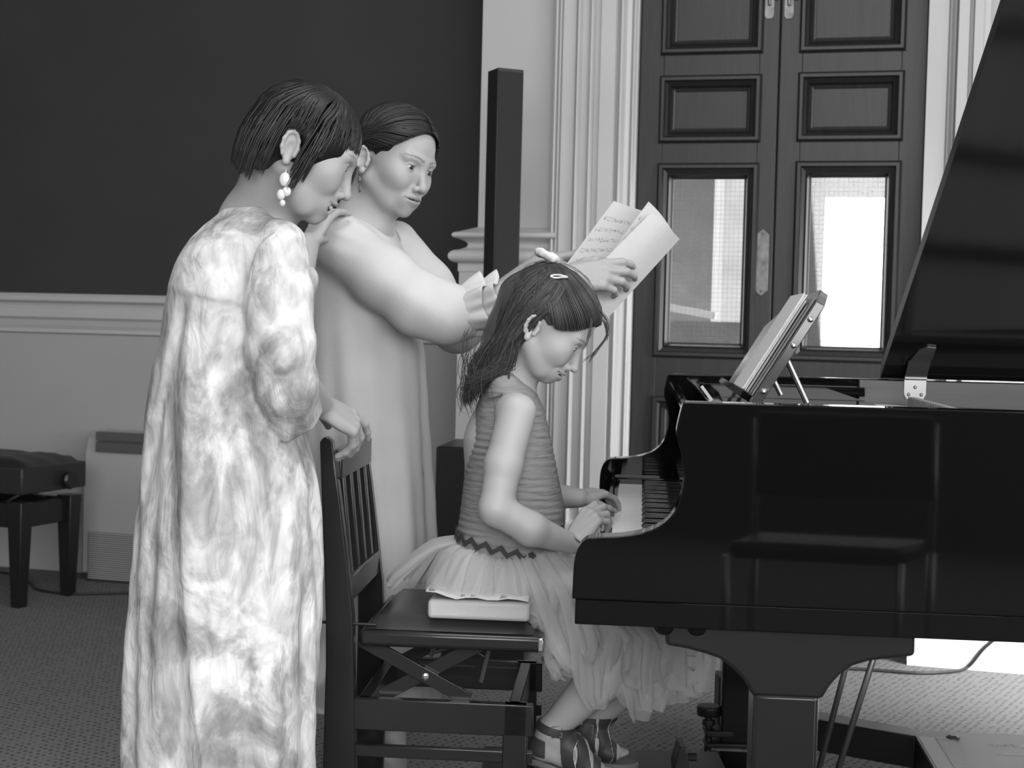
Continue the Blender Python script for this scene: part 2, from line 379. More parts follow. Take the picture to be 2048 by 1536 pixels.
# finger plate and bolts
mb = MB(); a = rect(1511, 1537, 458, 592); cu = (a[0] + a[1]) / 2; hw = (a[1] - a[0]) / 2
pts = [(cu - hw, a[2] + .02), (cu - hw * .5, a[2] + .008), (cu, a[2]), (cu + hw * .5, a[2] + .008), (cu + hw, a[2] + .02), (cu + hw, a[3] - .02), (cu + hw * .5, a[3] - .008), (cu, a[3]), (cu - hw * .5, a[3] - .008), (cu - hw, a[3] - .02)]
mb.prism([wp(P_DOOR, u, z, DR) for u, z in pts], WN * .004)
for z in (a[2] + .018, a[3] - .018): mb.ball(wp(P_DOOR, cu, z, DR + .004), .004, 8)
mb.build('finger_plate', m_brass, d1, bevel=.001)['label'] = 'tarnished metal finger plate'
for px, dd in ((1540, d1), (1579, d2)):
    a = rect(px - 10, px + 9, -20, 38); cu = (a[0] + a[1]) / 2; hw = (a[1] - a[0]) / 2; mb = MB()
    pts = [(cu - hw, a[2] + .012), (cu - hw * .6, a[2]), (cu + hw * .6, a[2]), (cu + hw, a[2] + .012), (cu + hw, a[3] + .1), (cu - hw, a[3] + .1)]
    mb.prism([wp(P_DOOR, u, z, DR) for u, z in pts], WN * .004)
    mb.tube([wp(P_DOOR, cu, a[2] + .045, DR + .009), wp(P_DOOR, cu, a[3] + .1, DR + .009)], .006, 10)
    mb.tube([wp(P_DOOR, cu, a[2] + .07, DR + .009), wp(P_DOOR, cu + .022, a[2] + .07, DR + .012)], .004, 8); mb.ball(wp(P_DOOR, cu + .024, a[2] + .07, DR + .012), .007, 10)
    mb.build('door_bolt', m_brass, dd, bevel=.001)['label'] = 'tarnished sliding bolt'
# ---- what stands outside the door
def gp(px, py, back):  # point on a plane parallel to the door, further out
    p = on_plane(px, py, P_DOOR - WN * back, WN); return p
m_out = mat('outside_render', .42, .9, noise=(8, .08)); m_outw = mat('outside_white_render', .85, .9, noise=(6, .12))
m_outg = mat('outside_grey_fence', .30, .9, noise=(5, .25))
def outbox(name, x0, x1, y0, y1, back, m, dep, lab, cat, zb=None):
    a = gp(x0, y0, back); b = gp(x1, y1, back); u0 = (a - P_DOOR).dot(WU); u1 = (b - P_DOOR).dot(WU)
    mb = MB(); wbox(mb, P_DOOR, u0, u1, b.z if zb is None else zb, a.z, -back - dep, -back); o = mb.build(name, m); return tag(o, lab, cat)
mb = MB(); wbox(mb, P_DOOR, -3.2, 3.0, -.12, -.02, -9, -.5); struct(mb.build('ground', mat('outside_paving', .3, .9)))
outbox('outside_pillar', 1300, 1422, 250, 632, 1.6, m_out, .35, 'wide grey pillar seen through the left door glass', 'pillar', zb=0)
outbox('outside_wall', 1385, 1640, -300, 690, 2.4, m_outw, .3, 'pale rendered wall behind the pillar outside the left door glass', 'wall', zb=0)
outbox('outside_fence', 1290, 1530, 640, 720, 1.25, m_outg, .06, 'low grey fence at the foot of the left door glass outside', 'fence', zb=0)
a = on_plane(1322, 612, P_DOOR - WN * 1.2, WN); b = on_plane(1432, 632, P_DOOR - WN * 1.2, WN)
mb = MB(); mb.beam(a, b, .06, .03); tag(mb.build('outside_handrail', mat('outside_rail_white', .9, .6)), 'white sloping handrail outside the left door glass', 'handrail')
# a porch frame outside the right glass
a = gp(1600, 300, 1.3); b = gp(1640, 700, 1.3); c = gp(1790, 392, 1.3)
mb = MB(); u0 = (a - P_DOOR).dot(WU) - .1; u1 = (b - P_DOOR).dot(WU); u2 = (c - P_DOOR).dot(WU) + .3
wbox(mb, P_DOOR, u0, u1, 0, c.z + .3, -1.4, -1.3); wbox(mb, P_DOOR, u0, u2, c.z, c.z + .45, -1.4, -1.3)
tag(mb.build('porch_frame', mat('porch_paint', .22, .8)), 'pale grey porch frame outside the right door glass', 'porch')
# ================================================================== THINGS ALONG THE BACK WALL
m_blk = mat('black_satin', .012, .35)
m_heat = mat('heater_enamel', .40, .5)
m_slot = mat('heater_slot', .10, .6)
# floor heater
WH = .20
u0, zt = wuz(181, 864, P_BOARD, WH); u0b, _ = wuz(162, 1168, P_BOARD, WH); u1 = u0b + .62
hb = wp(P_BOARD, (u0b + u1) / 2, 0, .1)
heater = thing('floor_heater', 'pale upright fan heater with louvred top between the padded bench and the tie-dyed dress', 'heater', hb)
z0 = .03
prof = [(z0, .02), (z0, WH), (zt * .62, WH), (zt * .86, WH - .012), (zt * .97, WH - .035), (zt, WH - .07), (zt, .02)]
mb = MB(); wprof(mb, P_BOARD, prof, u0b, u1); mb.build('casing', m_heat, heater, bevel=.008)
mb = MB(); wbox(mb, P_BOARD, u0b + .02, u1 - .02, 0, z0, .03, WH - .02); mb.build('plinth', m_slot, heater)
mb = MB()
for f0, f1 in ((.975, .955), (.945, .905)):
    mb.prism([wp(P_BOARD, u0b + .05, zt * f0, WH - .045), wp(P_BOARD, u0b + .05, zt * f1, WH - .012), wp(P_BOARD, u0b + .05, zt * f1, WH - .02 + .0), wp(P_BOARD, u0b + .05, zt * f0, WH - .06)], WU * (u1 - u0b - .1))
zA = wuz(240, 866, P_BOARD, WH)[1]; zB = wuz(240, 884, P_BOARD, WH)[1]; zC = wuz(240, 905, P_BOARD, WH)[1]
for a, b in ((zA, zB + .004), (zB - .004, zC)):
    wbox(mb, P_BOARD, u0b + .06, u1 - .06, b, a, WH - .03, WH + .001)
mb.build('air_outlet', m_slot, heater)
mb = MB(); zg0 = wuz(220, 1160, P_BOARD, WH)[1]; zg1 = wuz(220, 1066, P_BOARD, WH)[1]
mb.mi = 0; wbox(mb, P_BOARD, u0b + .03, u1 - .03, zg0, zg1, WH - .01, WH + .002); mb.mi = 1
for i in range(22):
    z = zg0 + (zg1 - zg0) * (i + .5) / 22; wbox(mb, P_BOARD, u0b + .035, u1 - .035, z - .0025, z + .0025, WH, WH + .007)
mb.build('intake_grille', [m_slot, m_heat], heater)

# piano bench at the far left
A = at(38, 1203, 5.50); A.z = 0; B = at(136, 1178, 5.76); B.z = 0
d1_ = (B - A).normalized(); d2_ = V(-d1_.y, d1_.x, 0); LEN = (B - A).length; LB = .52
bench = thing('piano_bench', 'black padded adjustable piano bench at the left edge of the photo', 'bench', (A + B) / 2 + d2_ * LB / 2)
def bp(s, t, z): return A + d1_ * s + d2_ * t + ZUP * z
zr = .385
for s in (0, LEN):
    for t in (0, LB):
        mb = MB(); o_ = bp(s, t, 0); hw0, hw1 = .021, .034
        vs = [o_ + d1_ * a * hw0 + d2_ * b * hw0 for a, b in ((-1, -1), (1, -1), (1, 1), (-1, 1))] + [o_ + ZUP * (zr + .01) + d1_ * a * hw1 + d2_ * b * hw1 for a, b in ((-1, -1), (1, -1), (1, 1), (-1, 1))]
        mb.add(vs, [(3, 2, 1, 0), (4, 5, 6, 7), (0, 1, 5, 4), (1, 2, 6, 5), (2, 3, 7, 6), (3, 0, 4, 7)]); mb.build('leg', m_blk, bench, bevel=.003)
mb = MB()
for a, b in (((0, 0), (LEN, 0)), ((0, LB), (LEN, LB)), ((0, 0), (0, LB)), ((LEN, 0), (LEN, LB))):
    mb.beam(bp(*a, zr - .045), bp(*b, zr - .045), .022, .09)
mb.build('apron', m_blk, bench, bevel=.002)
for t in (.1, LB - .1):
    mb = MB(); mb.beam(bp(.03, t, zr), bp(LEN - .03, t, zr + .06), .02, .008); mb.beam(bp(LEN - .03, t, zr), bp(.03, t, zr + .06), .02, .008)
    mb.build('lift_mechanism', mat('steel', .45, .3, 1.0), bench)
mb = MB(); P = []
g = 13
for i in range(g):
    row = []
    for j in range(g):
        s = -.045 + (LEN + .09) * i / (g - 1); t = -.045 + (LB + .09) * j / (g - 1)
        e = min(i, j, g - 1 - i, g - 1 - j); z = .525 + .035 * min(1, e / 2.5) ** .6
        z -= .006 * ((i % 4 == 0) or (j % 4 == 0))
        row.append(bp(s, t, z))
    P.append(row)
top = P
mb.grid(top)
k = [bp(-.045, -.045, .425), bp(LEN + .045, -.045, .425), bp(LEN + .045, LB + .045, .425), bp(-.045, LB + .045, .425)]
mb.prism(k, ZUP * .10)
m_leather = mat('black_leather', .022, .42, bump=(90, .3))
mb.build('cushion', m_leather, bench, smooth=False, bevel=.006)
mb = MB(); kp = bp(LEN * .72, -.045, .462); mb.lathe([(.012, 0), (.012, .012), (.034, .014), (.036, .024), (.03, .032)], kp, 20, axis=-d2_); mb.build('adjusting_knob', m_blk, bench)

# column loudspeaker
sp0 = at(984, 1290, 4.85); sp0.z = 0
speaker = thing('column_loudspeaker', 'tall slim black column loudspeaker on a black bass box by the pale wall', 'loudspeaker', sp0)
Rz = lambda a: Matrix.Rotation(a, 3, 'Z')
zt = at(1010, 141, 4.85).z; zs = at(905, 895, 4.7).z
xl = at(885, 950, 4.75).x
mb = MB(); mb.box((xl + .15, 4.88, zs / 2 + .01), (.30, .34, zs - .02), Rz(rad(-8))); mb.build('bass_box', m_blk, speaker, bevel=.008)
mb = MB(); cw = .092; mb.box((sp0.x, 4.85, (zt + zs) / 2), (cw, .085, zt - zs), Rz(rad(24))); col_ = mb.build('column', mat('loudspeaker_case', .016, .5), speaker, bevel=.004)
mb = MB(); R = Rz(rad(24)); mb.box(V(sp0.x, 4.85, (zt + zs) / 2) + R @ V(0, -.0435, 0), (cw - .008, .004, zt - zs - .02), R); mb.build('grille', mat('speaker_grille', .006, .7), speaker, bevel=.001)
# dark turned post in the corner
pp = at(921, 1200, 5.62); pp.z = 0; zp = at(921, 505, 5.62).z
mb = MB(); prof = [(.06, 0), (.06, .04), (.035, .06), (.03, zp - .30)]
for z_, r_ in ((-.29, .036), (-.25, .030), (-.20, .036), (-.17, .026), (-.13, .038), (-.10, .024), (-.08, .034), (-.055, .036), (-.04, .022), (-.03, .030), (-.01, .026), (0, .005)): prof.append((r_, zp + z_))
mb.lathe(prof, pp, 18); tag(mb.build('turned_post', mat('dark_turned_wood', .05, .3), smooth=True), 'dark turned post with knobs standing in the corner beside the wall end', 'post')
mb = MB(); fp = at(935, 492, 5.55)
# floor cables
def cable(name, pts, r, m, lab):
    mb = MB(); mb.tube([tuple(p) for p in catmull(pts, 40)], r, 8); return tag(mb.build(name, m, smooth=True), lab, 'cable')
m_cab = mat('black_rubber', .02, .5)
def flr(px, py, z=.006):
    d = ray(px, py); p = EYE + d * ((z - EYE.z) / d.z); return p
cable('floor_cable', [flr(-60, 1140), flr(20, 1147), flr(58, 1163), flr(75, 1178), flr(130, 1187), flr(200, 1187), flr(280, 1186), flr(380, 1192)], .005, m_cab, 'thin dark cable on the carpet beneath the padded bench')
pw = wp(P_DOOR, uDR + .55, .30, .06)
zc = lambda px, py, w: wp(P_DOOR, *wuz(px, py, P_DOOR, w + .05), w + .05)
cable('wall_cable', [flr(1560, 1338), flr(1690, 1337), flr(1760, 1341), flr(1840, 1346), flr(1905, 1343), flr(1930, 1337), zc(1945, 1325, .058), zc(1965, 1300, .058), zc(1984, 1283, .058), zc(2010, 1262, .058)], .0055, m_cab, 'thin dark cable rising up the white skirting behind the grand piano')
flr(1640, 1335)

# ================================================================== THE GRAND PIANO
PA = rad(5.0); PX = V(math.cos(PA), -math.sin(PA), 0); PY = V(math.sin(PA), math.cos(PA), 0)
PO = at(1145, 1174, 2.30); PO.z = 0
def Lp(x, y, z): return PO + PX * x + PY * y + ZUP * z
def pl(px, py, y=0.0):
    """local (x, z) of the photo point on the piano's lengthwise plane at local y"""
    p = on_plane(px, py, PO + PY * y, PY); q = p - PO; return q.dot(PX), p.z
m_lac = mat('black_piano_lacquer', .004, .03, spec=.22)
m_lac2 = mat('black_lid_lacquer', .013, .11, spec=.42)
m_sat = mat('grey_inner_rim_veneer', .085, .5, noise=(6, .15, 4, (.6, 6, 6)))
m_ivory = mat('white_key', .74, .25); m_ebony = mat('black_key', .010, .12)
m_steel = mat('nickel', .5, .28, 1.0)
m_plate = mat('iron_plate_lacquer', .22, .35, .5)
piano = thing('grand_piano', 'open black grand piano with raised lid and music desk', 'piano', Lp(.6, .7, 0))
WID = 1.40
side = [(1374, 804), (1366, 806), (1359, 832), (1353, 862), (1355, 880), (1364, 916), (1368, 956), (1362, 990), (1348, 1025), (1323, 1050), (1288, 1065), (1239, 1073), (1190, 1075), (1170, 1081), (1156, 1097), (1148, 1125), (1145, 1174), (1144, 1198)]
so = [pl(*p) for p in side]; ZT = so[0][1]; zlip = so[-1][1]
zbot = pl(1340, 1258)[1]
inner = [(x, z) for x, z in so]
XE = .78
def curve_dense(o): return [tuple(p) for p in catmull(o, 70)]
so_d = [so[0]] + curve_dense(so[1:])
poly = [(XE, ZT), ] + so_d + [(XE, zlip)]
TH = .05
mb = MB(); mb.prism([Lp(x, 0, z) for x, z in poly], PY * TH); mb.build('treble_cheek', m_lac, piano, bevel=.0025)
mb = MB(); mb.prism([Lp(x, WID, z) for x, z in poly], PY * TH); mb.build('bass_cheek', m_lac, piano, bevel=.0025)
# rim: outer path from the treble side round the tail to the bass side
path = [(XE - .01, 0), (.95, .02), (1.15, .12), (1.32, .33), (1.45, .58), (1.60, .78), (1.76, .92), (1.88, 1.08), (1.90, 1.26), (1.82, 1.40), (1.68, 1.45), (1.2, 1.45), (XE - .01, 1.45)]
pth = catmull([(a, b, 0) for a, b in path], 90)
def rim_sweep(z0, z1, th, off=0.0):
    mb = MB(); ring = []
    for i in range(len(pth)):
        t = pth[min(i + 1, len(pth) - 1)] - pth[max(i - 1, 0)]; t = t / np.linalg.norm(t); nrm = np.array([-t[1], t[0], 0])
        a = pth[i] + nrm * off; b = pth[i] + nrm * (off + th)
        ring.append([Lp(a[0], a[1], z0), Lp(b[0], b[1], z0), Lp(b[0], b[1], z1), Lp(a[0], a[1], z1)])
    vs = [p for r in ring for p in r]
    return mb.add(vs, [(i * 4 + k, i * 4 + (k + 1) % 4, i * 4 + 4 + (k + 1) % 4, i * 4 + 4 + k) for i in range(len(ring) - 1) for k in range(4)] + [(3, 2, 1, 0), tuple(len(vs) - 4 + k for k in range(4))])
rim_sweep(zlip, ZT, TH).build('rim', m_lac, piano, bevel=.0025)
# lower band: key bed and belly rail, stepped slightly in
xk, _ = pl(1150, 1201)
mb = MB(); mb.prism([Lp(xk, .006, zbot), Lp(XE, .006, zbot), Lp(XE, WID + TH - .006, zbot), Lp(xk, WID + TH - .006, zbot)], ZUP * (zlip - zbot)); mb.build('key_bed', m_lac, piano, bevel=.002)
rim_sweep(zbot - .004, zlip, TH - .008, .005).build('lower_rim', m_lac, piano)
mb = MB()
for x in (.085, .135): mb.ball(Lp(x + .06, .03, zbot - .002), (.018, .018, .014), 14)
mb.build('lock_stud', m_lac, piano, smooth=True)
ZK = pl(1225, 965, WID - .02)[1] - .0 ; ZK = min(ZK, .735)
XK0 = .05
mb = MB(); mb.box(Lp(XK0 - .012, WID / 2 + TH / 2, ZK - .045), (.025, WID - TH, .06), Rz(-PA)); mb.build('key_slip', m_lac, piano, bevel=.002)
for y in (TH + .018, WID - .018):
    mb = MB(); mb.box(Lp(XK0 + .08, y, ZK - .01), (.19, .034, .05), Rz(-PA)); mb.build('key_block', m_lac, piano, bevel=.004)
# keys
yk0 = TH + .04; wk = (WID - TH - .08) / 52
mb = MB(); mb.box((0, 0, 0), (.15, wk - .001, .02)); mb.box((-.0745, 0, -.012), (.003, wk - .002, .01))
wkey = mb.build('white_key', m_ivory, None, bevel=.0012, seg=2); C.objects.unlink(wkey)
mb = MB(); vs = []
for x, w, z in ((-.0475, .0055, 0), (.0475, .0055, 0), (.0475, .0047, .012), (-.040, .0047, .012)):
    vs += [V(x, -w, z), V(x, w, z)]
mb.add(vs, [(0, 1, 3, 2), (2, 3, 5, 4), (4, 5, 7, 6), (6, 7, 1, 0), (0, 2, 4, 6), (7, 5, 3, 1)])
bkey = mb.build('black_key', m_ebony, None, bevel=.0012); C.objects.unlink(bkey)
def place_key(src, x, y, z):
    o = src.copy(); C.objects.link(o); o.parent = piano; o.location = Lp(x, y, z) - ROOT[piano.name]; o.rotation_euler = (0, 0, -PA)
for i in range(52):
    yy = TH + WID - (yk0 + wk * (i + .5))     # i = 0 is the lowest note, on the far side
    place_key(wkey, XK0 + .075, yy, ZK - .01)
    if i < 51 and (i % 7) in (0, 2, 3, 5, 6): place_key(bkey, XK0 + .1025, yy - wk / 2, ZK)
# fallboard with its curled lip
fb = [(.197, ZK - .01), (.200, ZK + .05), (.208, ZK + .10), (.205, ZK + .16), (.190, ZK + .215), (.178, ZK + .222), (.182, ZK + .228), (.206, ZK + .222), (.226, ZK + .16), (.228, ZK + .05), (.222, ZK - .01)]
mb = MB(); mb.prism([Lp(x, TH + .004, z) for x, z in fb], PY * (WID - TH - .008)); mb.build('fallboard', m_lac, piano, bevel=.002)
# music shelf, side arms
ZS = ZT - .035
mb = MB(); mb.box(Lp(.42, WID / 2 + TH / 2, ZS - .01), (.34, WID - TH - .06, .016), Rz(-PA)); mb.build('music_shelf', m_lac, piano, bevel=.002)
for y in (TH + .016, WID - .016):
    mb = MB(); mb.box(Lp(.44, y, ZS + .004), (.40, .028, .022), Rz(-PA)); mb.build('shelf_runner', m_lac, piano, bevel=.002)
mb = MB(); mb.box(Lp(.245, WID / 2 + TH / 2, ZS - .04), (.03, WID - TH - .01, .09), Rz(-PA)); mb.build('name_board_rail', m_lac, piano, bevel=.002)
# inner rim: the veneered inside of the bass side and the soundboard well
xi = pl(1716, 790, WID)[0]
mb = MB(); mb.box(Lp((xi + 1.70) / 2, WID - .012, ZT - .075), (1.70 - xi, .022, .145), Rz(-PA)); mb.build('inner_rim', m_sat, piano)
mb = MB(); mb.lathe([(.004, 0), (.011, .0005), (.011, .006), (.004, .006)], Lp(pl(1700, 772, WID)[0] - .03, WID, ZT - .05), 16, axis=-PY); mb.build('prop_socket', m_steel, piano)
inn = [(XE + .0, TH + .02)] + [tuple(p[:2]) for p in catmull([(.95, .09, 0), (1.12, .19, 0), (1.26, .38, 0), (1.39, .62, 0), (1.55, .84, 0), (1.70, .98, 0), (1.80, 1.12, 0), (1.82, 1.25, 0), (1.74, 1.36, 0)], 30)] + [(.62, WID - .03), (.62, TH + .02)]
mb = MB(); mb.prism([Lp(x, y, ZT - .20) for x, y in inn], ZUP * .012); mb.build('soundboard', mat('soundboard', .22, .4), piano)
# iron plate: pin block, struts and hitch rail
mb = MB(); mb.box(Lp(.60, WID / 2 + .02, ZT - .085), (.13, WID - .14, .016), Rz(-PA))
for (x0, y0), (x1, y1) in (((.62, .24), (1.02, .30)), ((.62, .52), (1.22, .56)), ((.62, .80), (1.45, .92)), ((.62, 1.06), (1.68, 1.16)), ((.62, 1.33), (1.6, 1.35))):
    mb.beam(Lp(x0, y0, ZT - .07), Lp(x1, y1, ZT - .09), .026, .03)
for a, b in (((1.02, .16), (1.22, .45)), ((1.22, .45), (1.45, .85)), ((1.45, .85), (1.70, 1.15)), ((1.70, 1.15), (1.66, 1.34))):
    mb.beam(Lp(*a, ZT - .11), Lp(*b, ZT - .11), .07, .02)
mb.build('iron_plate', m_plate, piano, bevel=.004)
mb = MB()
for i in range(150):
    f = i / 149; y0 = .14 + 1.18 * f; x1 = 1.02 + .66 * min(1, f * 1.25); y1 = .18 + 1.10 * f
    mb.tube([Lp(.64, y0, ZT - .072), Lp(x1, y1, ZT - .082)], .0009 + .0007 * f, 4, cap=False)
o = mb.build('strings', mat('string_steel', .42, .3, 1.0), piano, fix=False); o['kind'] = 'stuff'
mb = MB()
for i in range(60):
    y = .16 + 1.14 * i / 59; mb.box(Lp(.74, y, ZT - .052), (.016, .012, .03), Rz(-PA))
mb.build('dampers', mat('damper_head', .30, .6), piano)
m_edge_ = mat('satin_lid_edge', .012, .5, spec=.25)
# lid: two folded boards, hinged on the bass side and raised about 30 degrees
xh = pl(1755, 768, WID + TH)[0]; yh = WID + .012; zh = ZT + .003
tp_y = 1.195; LA = math.atan2(.68, 1.195)
def lidp(x, s, n): return Lp(x, yh - s * math.cos(LA) + n * math.sin(LA), zh + s * math.sin(LA) + n * math.cos(LA))
lshape = [(xh, 0), (1.92, 0), (1.90, .30), (1.82, .52), (1.66, .70), (1.52, .92), (1.40, 1.16), (1.22, 1.38), (1.0, 1.47), (xh, 1.49)]
mb = MB(); mb.prism([lidp(x, s, 0) for x, s in lshape], lidp(0, 0, .019) - lidp(0, 0, 0)); lid = mb.build('lid', [m_lac2, m_edge_], piano)
for p_ in lid.data.polygons:
    if p_.area < .05: p_.material_index = 1
fl_ = [(xh + .004, .002), (xh + .45, .002), (xh + .45, 1.47), (xh + .004, 1.48)]
mb = MB(); mb.prism([lidp(x, s, .023) for x, s in fl_], lidp(0, 0, .041) - lidp(0, 0, .023)); mb.build('front_flap', m_edge_, piano)
# hinge
m_br = mat('satin_brass', .30, .38, .9)
def hinge(x):
    mb = MB(); w = .026; a = ZT + .002
    pts = [(x - w, a), (x + w, a), (x + w, a - .035), (x + w - .006, a - .047), (x - w + .006, a - .047), (x - w, a - .035)]
    mb.prism([Lp(p, WID - .0235, z) for p, z in pts], -PY * .003)
    mb.tube([Lp(x - w, WID - .03, a + .004), Lp(x + w, WID - .03, a + .004)], .0045, 10)
    mb.prism([lidp(x - w, .085, -.001), lidp(x + w * .9, .085, -.001), lidp(x + w, .10, -.001), lidp(x + w, .165, -.001), lidp(x + w * .2, .168, -.001), lidp(x - w * .5, .15, -.001)], lidp(0, 0, -.004) - lidp(0, 0, 0))
    mb.prism([Lp(x - w, WID - .03, a + .004), Lp(x + w, WID - .03, a + .004), lidp(x + w, .10, -.003), lidp(x - w, .10, -.003)], PY * .003)
    for dx, dz in ((0, .018), (-.015, .036), (.015, .036)): mb.ball(Lp(x + dx, WID - .0265, a - dz), (.0045, .003, .0045), 10)
    mb.build('lid_hinge', m_br, piano)['label'] = 'satin metal lid hinge'
hinge(pl(1826, 785, WID)[0]); hinge(pl(1826, 785, WID)[0] + .8)
mb = MB(); mb.tube([Lp(1.05, .10, ZT - .02), lidp(1.18, 1.12, -.002)], .011, 10); mb.build('lid_prop', m_lac, piano)
# legs: wide bracket with concave shoulders over a square post
legpx = [(1331, 1256), (1331, 1291), (1373, 1298), (1410, 1308), (1439, 1318), (1464, 1337), (1486, 1359), (1499, 1381), (1505, 1393), (1638, 1399), (1646, 1396), (1660, 1373), (1680, 1351), (1705, 1333), (1738, 1323), (1786, 1317), (1830, 1313), (1831, 1276)]
lg = [pl(*p, y=.02) for p in legpx]; lg[0] = (lg[0][0], zbot + .004); lg[-1] = (lg[-1][0], zbot + .004); zs_ = lg[8][1]; xa, xb = lg[8][0] + .002, lg[9][0]
m_leg = mat('black_leg_lacquer', .012, .18, spec=.5, noise=(3, .2))
def leg(y0, mir=0, sx=0.0):
    mb = MB(); mb.prism([Lp(x + sx, y0 + mir, z) for x, z in lg], PY * .10)
    mb2 = [Lp(xa + sx, y0 + mir, zs_ + .004), Lp(xb + sx, y0 + mir, zs_ + .004), Lp(xb + sx, y0 + mir + .11, zs_ + .004), Lp(xa + sx, y0 + mir + .11, zs_ + .004)]
    mb.prism(mb2, ZUP * (.085 - zs_)); return mb.build('leg', m_leg, piano, bevel=.006)
l1 = leg(.02); l2 = leg(WID - .08, 0, .028)
mb = MB(); mb.box(Lp(1.62, 1.15, .35), (.12, .12, .53), Rz(-PA)); mb.build('leg', m_leg, piano, bevel=.006)
def caster(x, y, par):
    mb = MB(); mb.lathe([(.032, -.012), (.032, .012)], Lp(x, y, .058), 20, axis=PY); mb.tube([Lp(x, y, .058), Lp(x, y, .10)], .012, 8); mb.build('caster', m_br, par)
caster((xa + xb) / 2, .075, l1); caster((xa + xb) / 2, WID - .03, l2)
# pedal lyre with its braces
mb = MB(); mb.box(Lp(.36, .72, .16), (.20, .30, .08), Rz(-PA)); mb.tube([Lp(.36, .62, .19), Lp(.36, .62, zbot)], .016, 10); mb.tube([Lp(.36, .82, .19), Lp(.36, .82, zbot)], .016, 10)
mb.build('pedal_lyre', m_lac, piano, bevel=.003)
for y in (.65, .72, .79):
    mb = MB(); P = [Lp(.27, y, .15), Lp(.22, y, .155), Lp(.17, y, .15), Lp(.14, y, .138)]; mb.tube(catmull(P, 10), [.007] * 4 + [.009, .011, .013, .014, .013, .008], 10, flat=.5, up=(0, 0, 1)); mb.build('pedal', m_br, piano, smooth=True)
def pyz(px, py, y): x, z = pl(px, py, y); return Lp(x, y, z)
for (a, b, y) in (((1747, 1316), (1672, 1552), .62), ((1692, 1332), (1632, 1560), .84)):
    p = pyz(*a, y); q = pyz(*b, y); p = q + (p - q) * ((zbot - q.z) / (p.z - q.z)); mb = MB(); mb.tube([p, q], .0065, 10); mb.build('lyre_brace', m_br, piano, smooth=True)

# ---- music desk (a part of the piano)
yd0, yd1 = .30, 1.06
xb0, zb0 = pl(1500, 806, yd0); xt0, zt0 = pl(1641, 590, yd0)
zb0 = max(zb0, ZS + .004)
DS = V(xt0 - xb0, 0, zt0 - zb0); DL = DS.length; DS.normalize()
def dk(y, s, n=0):   # desk plane: y across, s up the slope, n off its front face (towards the player)
    return Lp(xb0 + DS.x * s - DS.z * n, y, zb0 + DS.z * s + DS.x * n)
rr = []
r_ = .07
rr = [(yd0, 0), (yd0, DL - .012), (yd0 + .03, DL)] + [(yd0 + .06 + (yd1 - yd0 - .06) * i / 10, DL + .012 - .075 * (i / 10) ** 2.2) for i in range(11)] + [(yd1, 0)]
mb = MB(); mb.prism([dk(y, s) for y, s in rr], dk(0, 0, -.017) - dk(0, 0, 0)); desk = mb.build('music_desk', mat('desk_lacquer', .05, .10, coat=.5), piano, bevel=.0015)
mb = MB(); mb.prism([dk(yd0 + .02, .012, .0), dk(yd1 - .02, .012, 0), dk(yd1 - .02, .0, .0), dk(yd0 + .02, .0, 0)], dk(0, 0, .020) - dk(0, 0, 0)); mb.build('ledge', m_lac, desk)
for s in (.03, DL * .56, DL * .80): mb = MB(); mb.ball(dk(yd0 - .002, s, -.0085), (.0055, .004, .0055), 10); mb.build('hinge_pin', m_steel, desk)
for (a, b, y) in (((1568, 706), (1614, 806), .42), ((1540, 745), (1562, 790), .86)):
    p = pyz(*a, y); q = pyz(*b, y); mb = MB(); mb.tube([p, q], .0055, 8); mb.build('desk_strut', m_br, desk)
mb = MB(); mb.beam(pyz(1403, 772, .75), pyz(1432, 812, .75), .010, .006); mb.build('shelf_strut', m_br, piano)

# ---- music books leaning on the desk
m_paper = mat('music_paper', .66, .7, noise=(300, .12, 2, (1, 1, .2))); m_cov = mat('grey_paper_cover', .22, .55); m_covd = mat('dark_paper_cover', .05, .35); m_covl = mat('pale_paper_cover', .40, .5)
def book(lab, y0, y1, s0, s1, n0, n1, cov, lean=0.0):
    root = thing('music_book', lab, 'book', dk((y0 + y1) / 2, s0 + .002, (n0 + n1) / 2), 'music books on the piano desk')
    def q(y, s, n): return dk(y, s, n + lean * (s / .25))
    mb = MB()
    for k in range(5):
        a = n0 + .001 + (n1 - n0 - .002) * k / 5; b = a + (n1 - n0 - .002) / 5 * .8
        j = .002 * (k % 2); mb.prism([q(y0 + j, s0 + .001 + j, a), q(y0 + j, s1 - .003 - j * 2, a), q(y0 + j, s1 - .003 - j * 2, b), q(y0 + j, s0 + .001 + j, b)], PY * (y1 - y0 - .003))
    mb.build('pages', m_paper, root)
    mb = MB()
    for a, b in ((n0, n0 + .0012), (n1 - .0012, n1)):
        mb.prism([q(y0, s0, a), q(y0, s1, a), q(y0, s1, b), q(y0, s0, b)], PY * (y1 - y0))
    mb.build('cover', cov, root)
s0 = .014
book('thin grey music book lying flat against the piano music desk', .325, .53, s0, s0 + .20, .001, .0040, m_cov)
book('dark covered music book second from the desk board', .335, .54, s0, s0 + .185, .0050, .0082, m_covd)
book('pale music book third from the desk board, leaning', .345, .55, s0, s0 + .19, .0095, .0125, m_covl, .001)
book('thick front music book with frayed page edges on the piano desk', .35, .60, s0, s0 + .20, .0145, .021, m_paper, .0)

